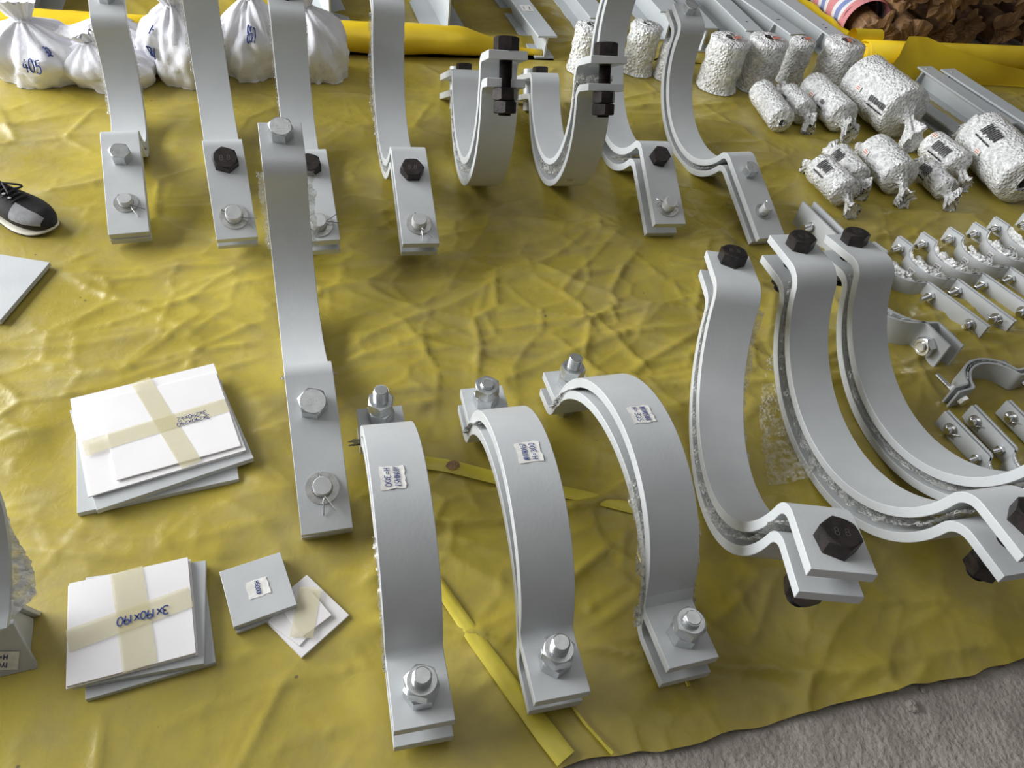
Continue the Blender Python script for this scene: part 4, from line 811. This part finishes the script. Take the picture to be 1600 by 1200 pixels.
# ------------------------------------------------------------------ white woven bags
def bag(x, y, rx, ry, h, neck, tilt, yaw, label, seed, txt=(), top_r=.05, lump=.18):
    root = empty('woven_bag', (x, y, 0), yaw); tag(root, label, 'bag', 'white woven bags tied at the neck'); foot(x, y, max(rx, ry))
    seg, nr = 64, 34; a = np.linspace(0, 2 * math.pi, seg, endpoint=False); P = np.zeros((nr, seg, 3)); hb = h * neck
    def surf(i_f, a):
        f = i_f
        if f < .74:
            g = f / .74; z = hb * g; s_ = (1 - (2 * g - .78) ** 2 * .42) if g < .89 else 1; s_ = (.80 + .25 * math.sin(min(1, g * 1.6) * math.pi / 2)) * (1 - max(0, (g - .35) / .65) ** 2.2 * .80)
        else:
            g = (f - .74) / .26; z = hb + (h - hb) * g; s_ = .20 * (1 - g * .0) - .06 * math.sin(min(1, g * 4) * math.pi) + top_r * 4 * max(0, g - .25)
        pl = np.clip((f - .25) / .45, 0, 1) if f < .74 else 1.0
        n1 = perlin(np.cos(a) * 1.6 + seed, np.sin(a) * 1.6 + z * 7, seed); n2 = perlin(np.cos(a) * 3.6 + seed, np.sin(a) * 3.6 + z * 16, seed + 1); n3 = ridged(np.cos(a) * 3 + z * 9, np.sin(a) * 3 - z * 6, seed + 2, 4)
        pleat = (np.abs(np.sin(a * 7 + seed + z * 3)) - .5) * .22 * pl
        s = s_ * (1 + lump * 1.3 * n1 + lump * .75 * n2 + .07 * n3 + pleat)
        X = rx * s * np.cos(a); Y = ry * s * np.sin(a); lean = (z / h) ** 2
        Z = z + (.012 if f > .05 else 0.0) * n2
        return np.stack([X + tilt[0] * lean, Y + tilt[1] * lean, np.maximum(Z, .001)], -1)
    fr = np.linspace(0, 1, nr)
    for i, f in enumerate(fr): P[i] = surf(f, a)
    mb = MB(); mb.grid(P, close_v=True); mb.f.append(tuple(range(seg))[::-1]); mb.f.append(tuple((nr - 1) * seg + i for i in range(seg))); mb.build('sack', 'woven_bag', root, smooth=180)
    zn = surf(.745, a); mb = MB(); mb.tube(list(zn[::4] * 1.0) + [zn[0]], .004, 6); mb.build('tie', 'woven_bag', root, smooth=60)
    for k, (t, ac, f0, hh, wd) in enumerate(txt):
        st, W = text_strokes(t, 1.0, seed=seed + k, slant=.2, jit=.06); mbt = MB()
        def fm(u, v):
            p = surf(np.clip(f0 + v * hh, .02, .98), np.array([ac + u * wd]))[0]; c0 = np.array([tilt[0] * .2, tilt[1] * .2, p[2]]); d = p - c0; d[2] = .0; d /= np.linalg.norm(d) + 1e-6; return p + d * .006 + np.array([0, 0, .003])
        for s_ in st:
            for q0, q1 in zip(s_[:-1], s_[1:]):
                mbt.tube([fm(*q0), fm((q0[0] + q1[0]) / 2, (q0[1] + q1[1]) / 2), fm(*q1)], .0022, 5)
        mbt.build('handwriting', 'ink_blue', root, smooth=60)
    return root
bag(-1.755, 2.275, .165, .125, .235, .72, (-.03, .03), .2, 'white woven bag at the left edge with twisted top and blue numbers', 3, [('405', 4.95, .40, .16, .14), ('52', 5.35, .52, .10, .10)], .07)
bag(-1.525, 2.325, .135, .115, .165, .78, (-.09, .0), .4, 'low white woven bag lying behind the leftmost back-row clamp', 9, [], .05)
bag(-1.640, 2.50, .13, .10, .165, .75, (.02, .03), .1, 'white woven bag with orange triangle behind the twisted one', 14, [('TN1', 4.7, .45, .12, .09)], .05)
bag(-1.335, 2.455, .125, .115, .270, .86, (-.02, .02), .3, 'tall round white woven bag between the two leftmost back-row clamps', 21, [('17A', 4.0, .34, .11, .11), ('1-', 4.05, .56, .10, .10)], .05)
bag(-1.145, 2.57, .105, .100, .300, .84, (.02, .02), .4, 'white woven bag marked 857 between second and third back-row clamps', 27, [('857', 4.75, .50, .14, .13)], .05)
bag(-.930, 2.66, .118, .120, .270, .84, (-.05, .02), .3, 'white woven bag right of the third back-row clamp', 33, [], .05)
mb = MB(); mb.add([(-1.565, 2.395, .145), (-1.545, 2.40, .118), (-1.528, 2.41, .140), (-1.567, 2.398, .146), (-1.547, 2.403, .119), (-1.530, 2.413, .141)], [(0, 1, 2), (5, 4, 3), (0, 3, 4, 1), (1, 4, 5, 2), (2, 5, 3, 0)])
ot = mb.build('paper_flag', 'bag_orange', smooth=None); tag(ot, 'small orange paper triangle tucked on a white bag', 'paper')

# ------------------------------------------------------------------ steel beams at the back
def beam(near, far, hw, h, label, tf=.008, tw=.007, gus=(), rest=0.0, lab=None, topw=1.0, sheet=True):
    n0, n1 = np.array(near), np.array(far); d = n1 - n0; L = np.linalg.norm(d); root = empty('steel_section', (n0[0], n0[1], rest), math.atan2(d[1], d[0])); tag(root, label, 'steel section', 'grey painted steel sections at the back')
    mb = MB(); mb.box((L / 2, 0, tf / 2), (L, 2 * hw, tf)); mb.build('bottom_flange', 'beam_paint', root, bevel=.001)
    mb = MB(); mb.box((L / 2, 0, h / 2), (L, tw, h - 2 * tf)); mb.build('web', 'beam_paint', root)
    mb = MB(); mb.box((L / 2, 0, h - tf / 2), (L, 2 * hw * topw, tf)); tfl = mb.build('top_flange', 'beam_paint', root, bevel=.001)
    for x, s in gus:
        mb = MB(); mb.prism([(0, 0), (hw * .95, 0), (.012, h * .92), (0, h * .92)], -.004, .004, np.array([[0, 0, 1], [s, 0, 0], [0, 1, 0]]), (x, 0, tf)); mb.build('gusset', 'beam_paint', root)
    if lab:
        mb = MB(); mb.box((lab[0], 0, h + .0008), (.060, hw * 1.1, .0012)); o = mb.build('sticker', 'sticker', tfl, smooth=None)
        st, W = text_strokes(lab[1], .03, seed=2); ribbon(st, .004, lambda x, y: np.array((lab[0] + y * -1, x * .6, h + .0022))).build('handwriting', 'ink_black', o, smooth=None)
    for t in np.linspace(0, 1, 6): foot(*(n0 + d * t), hw)
    return root
def line(p, q, ext): p, q = np.array(p), np.array(q); return q + (q - p) / np.linalg.norm(q - p) * ext
def left_off(p, q, off): p, q = np.array(p), np.array(q); d = (q - p) / np.linalg.norm(q - p); return p + np.array([d[1], -d[0]]) * off
def beam_edge(p_near, p_far, hw, ext=.5, **k):
    """p_near/p_far: ground points of the left (camera-left) flange edge"""
    a = left_off(p_near, p_far, hw); b = left_off(p_far, p_near, -hw); return beam(a, line(a, b, ext), hw, **k)
beam_edge((-.633, 3.159), (-.773, 3.466), .095, .9, h=.21, label='deep grey I-section ending beside the fourth back-row clamp')
beam_edge((-1.095, 3.04), (-1.235, 3.31), .090, .9, h=.20, label='deep grey I-section behind the third back-row clamp')
beam_edge((-2.06, 2.56), (-2.16, 2.80), .085, .8, h=.12, label='grey steel I-section end at the far left behind the bags')
beam_edge((-.166, 3.154), (-.401, 3.651), .042, .9, h=.095, label='light grey steel I-section with paper label above the left U-shaped clamp', lab=(.28, 'ZE1'))
beam_edge((.03, 3.42), (-.161, 3.862), .050, .28, h=.11, label='light grey steel I-section with number label left of the fifth clamp', lab=(.26, '107'))
beam_edge((.335, 3.60), (.20, 3.95), .060, .28, h=.13, label='light grey steel I-section behind the can between two clamps')
beam_edge((.51, 3.55), (.40, 3.85), .050, .30, h=.11, label='light grey steel I-section behind the top of the end clamp')
beam_edge((.742, 3.66), (.622, 3.97), .045, .55, h=.10, label='light grey steel I-section, left of the parallel three at top right', gus=((.1, -1),))
beam_edge((.955, 3.72), (.785, 4.02), .045, .55, h=.10, label='light grey steel I-section, middle of the parallel three at top right', gus=((.16, 1), (.16, -1)))
beam_edge((1.165, 3.77), (.960, 4.17), .050, .55, h=.10, label='light grey steel I-section, right of the parallel three at top right', gus=((.12, 1), (.16, -1)))
beam(left_off((1.80, 3.20), (1.55, 3.67), .04), left_off((1.55, 3.67), (1.80, 3.20), -.04), .042, .085, 'light grey steel I-section behind the biggest wrapped cans', gus=((.51, 1),))
beam(left_off((2.05, 3.00), (1.665, 3.695), .04), left_off((1.665, 3.695), (2.05, 3.00), -.04), .042, .085, 'light grey steel I-section farthest right, next to the yellow roll', gus=((.76, 1),))
beam((1.66, 3.08), (1.42, 3.50), .04, .05, 'low grey steel bar in the shade between the wrapped cans')
mb = MB(); ax = np.array([.88, .47]); nrm = np.array([-.47, .88]); cc = np.array([.62, 4.72])
root = empty('steel_channel', (cc[0], cc[1], 0), math.atan2(ax[1], ax[0])); tag(root, 'dark grey steel channel lying across at the top edge', 'channel')
mb.box((0, 0, .05), (2.2, .010, .10)); mb.build('web', 'beam_paint', root); mb = MB(); mb.box((0, .04, .096), (2.2, .09, .008)); mb.build('top_flange', 'beam_paint', root); mb = MB(); mb.box((0, .04, .004), (2.2, .09, .008)); mb.build('bottom_flange', 'beam_paint', root)

# ------------------------------------------------------------------ rolled yellow plastic
def soft_roll(a0, a1, b, r, name, label, seed, zs=.8, taper=0.0):
    n, m = 90, 26; P = np.zeros((n, m, 3)); a = np.linspace(a0, a1, n); th = np.linspace(0, 2 * math.pi, m, endpoint=False)
    for j in range(m):
        rr = r * (1 + .16 * perlin(a * 3.1, a * 0 + th[j] * .7, seed) + .07 * perlin(a * 9, a * 0 + th[j] * 1.6, seed + 1)); tp = np.clip((a1 - a) / max(taper, 1e-3), .25, 1) if taper else 1.0
        bb = b + .03 * perlin(a * 1.4, a * 0 + .3, seed + 2) + np.cos(th[j]) * rr * 1.15 * tp; z = r * zs * (tp if taper else 1) + np.sin(th[j]) * rr * zs * tp
        P[:, j, 0] = SX[0] * a + SY[0] * bb; P[:, j, 1] = SX[1] * a + SY[1] * bb; P[:, j, 2] = np.maximum(z, .001)
    mb = MB(); mb.grid(P, close_v=True); mb.f.append(tuple(range(m))); mb.f.append(tuple((n - 1) * m + i for i in range(m))[::-1]); o = mb.build(name, 'roll_yellow', smooth=180); tag(o, label, 'plastic roll'); return o
soft_roll(-2.2, 1.05, 3.02, .062, 'sheet_roll', 'bright yellow plastic sheet edge rolled up behind the white bags', 5, .85, .35)
for t in np.linspace(-2.2, 1.05, 30): p = site(t, 3.02); foot(p[0], p[1], .07)
# spiral roll on the right
rr = empty('sheet_roll', site(2.58, 2.965), SITE); tag(rr, 'thick yellow plastic roll with spiral end at the right', 'plastic roll')
R0 = .073; turns = 4; th = np.linspace(0, turns * 2 * math.pi, 150); rs = .016 + (R0 - .016) * th / th[-1]
prof = np.stack([rs * np.cos(th), rs * np.sin(th)], 1); Lr = 2.2; P = np.zeros((150, 8, 3))
for j in range(8): P[:, j, 0] = Lr * j / 7 - .006 * np.sin(th * .5) * (j == 0); P[:, j, 1] = prof[:, 0]; P[:, j, 2] = prof[:, 1] + R0
mb = MB(); mb.grid(P); o = mb.build('wound_sheet', 'roll_yellow', rr, smooth=180)
md = o.modifiers.new('thick', 'SOLIDIFY'); md.thickness = .006; md.offset = 0
n = 40; P = np.zeros((n, 14, 3)); xs = np.linspace(-.02, 1.35, n)
pk = (.152 + .022 * np.exp(-((xs - .24) / .16) ** 2) - .135 * np.clip((xs - .30) / 1.0, 0, 1)) * np.clip((xs + .01) / .20, .08, 1) ** .8
for j in range(14):
    f = j / 13; P[:, j, 0] = xs + .05 * f; P[:, j, 1] = -.045 * (1 - f) - .078 - f * (.045 + .03 * np.clip(xs, 0, 1) + .012 * np.sin(xs * 7)) + .10 * np.clip((pk - .10) / .07, 0, 1) * (1 - f) ** 2; P[:, j, 2] = np.maximum((pk) * (1 - f) ** 1.3 + .012 * np.sin(xs * 9 + f * 4) * f * (1 - f) * 2, .002) + .002
mb = MB(); mb.grid(P); fl = mb.build('loose_flap', 'roll_yellow', rr, smooth=180)
th = np.linspace(-.5, 4.6, 26); P = np.zeros((26, 4, 3))
for j in range(4): P[:, j, 0] = -.03 + .05 * j; P[:, j, 1] = .075 + .034 * np.cos(th); P[:, j, 2] = .120 + .040 * np.sin(th)
mb = MB(); mb.grid(P); mb.build('curled_end', 'roll_yellow', rr, smooth=180)
for t in np.linspace(2.55, 4.4, 16): p = site(t, 2.92); foot(p[0], p[1], .11)
# turned-up edge of the rear sheet beside the beams
n = 30; P = np.zeros((n, 8, 3)); t = np.linspace(0, 1, n); p0, p1 = np.array([1.275, 3.85]), np.array([.93, 4.75])
for j in range(8):
    f = j / 7; c_ = p0[None] + (p1 - p0)[None] * t[:, None]; off = .02 + .055 * f; P[:, j, 0] = c_[:, 0] + off * .93; P[:, j, 1] = c_[:, 1] + off * .37; P[:, j, 2] = .003 + .075 * math.sin(f * 2.6) * (1 + .3 * perlin(t * 6, t * 0 + j * .4, 4))
mb = MB(); mb.grid(P); o = mb.build('sheet_edge', 'roll_yellow', smooth=180); tag(o, 'turned-up bright yellow sheet edge beside the parallel beams', 'plastic sheet')

# ------------------------------------------------------------------ paper-wrapped bundles and striped bag, top right
def paper_roll(x, y, z, r, L, yaw, label, seed, flare=1.25):
    root = empty('paper_bundle', (x, y, 0), 0); tag(root, label, 'bundle', 'brown paper-wrapped bundles piled at the back')
    ax = np.array([math.cos(yaw), math.sin(yaw), 0]); R = frame(ax, (0, 0, 1)); pr = []
    pr += [(r * .25, -.045, .5), (r * .55 * flare, -.060, .9), (r * .95 * flare, -.050, .8), (r * 1.0, -.015, .45), (r * .85, .01, .25), (r * 1.0, .05, .12)] + [(r * (1 + .03 * math.sin(i * 2 + seed)), .05 + L * (i + 1) / 8, .06) for i in range(8)] + [(r * .5, L + .06, .2)]
    mb = crumple_lathe(pr, R, (0, 0, z), seed, .006, 40, 8); V = np.array(mb.v); V[:, 2] = np.maximum(V[:, 2], -.010); mb.v = [tuple(p) for p in V]; mb.build('paper', 'brown_paper', root, smooth=28)
    return root
yb = 1.85; bd = np.array([math.cos(yb), math.sin(yb)]); bn = np.array([.90, .44]); bo = np.array([1.41, 4.00])
for i, (k, fw, z, r, s_) in enumerate([(0.0, .0, .078, .070, 'lying lowest, inside the striped bag'), (.21, -.02, .082, .074, 'lying lowest in the middle, crumpled end nearest'), (.42, .03, .082, .072, 'lying lowest third from the striped bag'), (.10, .02, .262, .070, 'on the second layer above the striped bag end'), (.315, .0, .268, .072, 'on the second layer, centre of the pile'), (.66, .12, .084, .074, 'set back in the shade'), (.88, .08, .080, .070, 'set back at the right'), (1.10, .0, .080, .070, 'rightmost on the concrete'), (.53, .10, .268, .072, 'upper layer right of centre'), (.77, .14, .268, .072, 'upper layer set back'), (.99, .10, .262, .072, 'upper layer at the right edge')]):
    q = bo + bn * k + bd * fw; paper_roll(q[0], q[1], z, r, .75, yb, 'crumpled brown paper bundle ' + s_, 31 + i * 4)
root = empty('striped_bag', (1.41 + .10 * math.cos(1.85), 4.00 + .10 * math.sin(1.85), 0), 1.85); tag(root, 'red white and blue striped woven bag wrapped over the paper bundles', 'bag')
n, m = 28, 22; P = np.zeros((n, m, 3)); th = np.linspace(-.4, 3.6, m); xs = np.linspace(.02, .9, n)
for j in range(m): rr_ = .118 * (1 + .08 * perlin(xs * 6, xs * 0 + th[j] * 1.4, 6)); P[:, j, 0] = xs; P[:, j, 1] = rr_ * np.cos(th[j]) * 1.0; P[:, j, 2] = .09 + rr_ * np.sin(th[j]) * .95
mb = MB(); mb.grid(np.maximum(P, [-9, -9, -.008])); mb.build('cloth', 'striped_cloth', root, smooth=180)
th = np.linspace(-.5, 3.7, 26); P = np.zeros((26, 5, 3))
for j in range(5): P[:, j, 0] = -.02 + .06 * j / 4; r_ = .122 + .006 * math.sin(j * 1.6); P[:, j, 1] = r_ * np.cos(th); P[:, j, 2] = .09 + r_ * np.sin(th) * .95
mb = MB(); mb.grid(np.maximum(P, [-9, -9, -.008])); mb.build('hem', 'striped_cloth', root, smooth=180)

# loose clear film lying between the big cups
n = 26; P = np.zeros((n, 12, 3)); ii = np.arange(n); A0, B0 = np.array([.735, 1.60]), np.array([.665, 1.12])
for j in range(12):
    f = j / 11; wd = .05 + .05 * np.sin(ii / (n - 1) * 2.6 + .4); P[:, j, 0] = A0[0] + (B0[0] - A0[0]) * ii / (n - 1) + (f - .5) * wd * 1.6 + .008 * perlin(ii * .5, ii * 0 + j * .3, 3); P[:, j, 1] = A0[1] + (B0[1] - A0[1]) * ii / (n - 1) + (f - .5) * .03; P[:, j, 2] = .006 + .020 * f ** 2 + .004 * perlin(ii * .6, ii * 0 + j * .8, 2)
mb = MB(); mb.grid(P); o = mb.build('bubble_film', 'bubble_clear', smooth=180); tag(o, 'clear bubble film scrap lying between the nearest and middle large cup clamps', 'film')

# small litter
def chip(name, x, y, z, r, mat, label, cat, seed, flat=.45):
    R_ = random.Random(seed); mb = MB(); n, m = 6, 9; P = np.zeros((n, m, 3))
    for a_ in range(n):
        for b_ in range(m): f = math.pi * (a_ + .35) / (n - .3); q = r * R_.uniform(.72, 1.2); P[a_, b_] = (q * math.sin(f) * math.cos(b_ * 2 * math.pi / m), q * math.sin(f) * math.sin(b_ * 2 * math.pi / m), q * flat * math.cos(f) + r * flat)
    mb.grid(P, close_v=True); mb.f.append(tuple(range(m))); mb.f.append(tuple((n - 1) * m + q for q in range(m))[::-1]); o = mb.build(name, mat, smooth=None); o.location = (x, y, z); tag(o, label, cat); return o
chip('concrete_chip', .852, .652, -.013, .012, 'concrete', 'broken concrete chip lying on the bare floor at lower right', 'stone', 3)
chip('concrete_chip', .884, .690, -.013, .006, 'concrete', 'tiny concrete chip nearer the sheet hem at lower right', 'stone', 5)
chip('paper_scrap', -.092, .985, .010, .014, 'brown_paper', 'small brown scrap on the folded strip between the left bridge clamps', 'scrap', 8, .15)
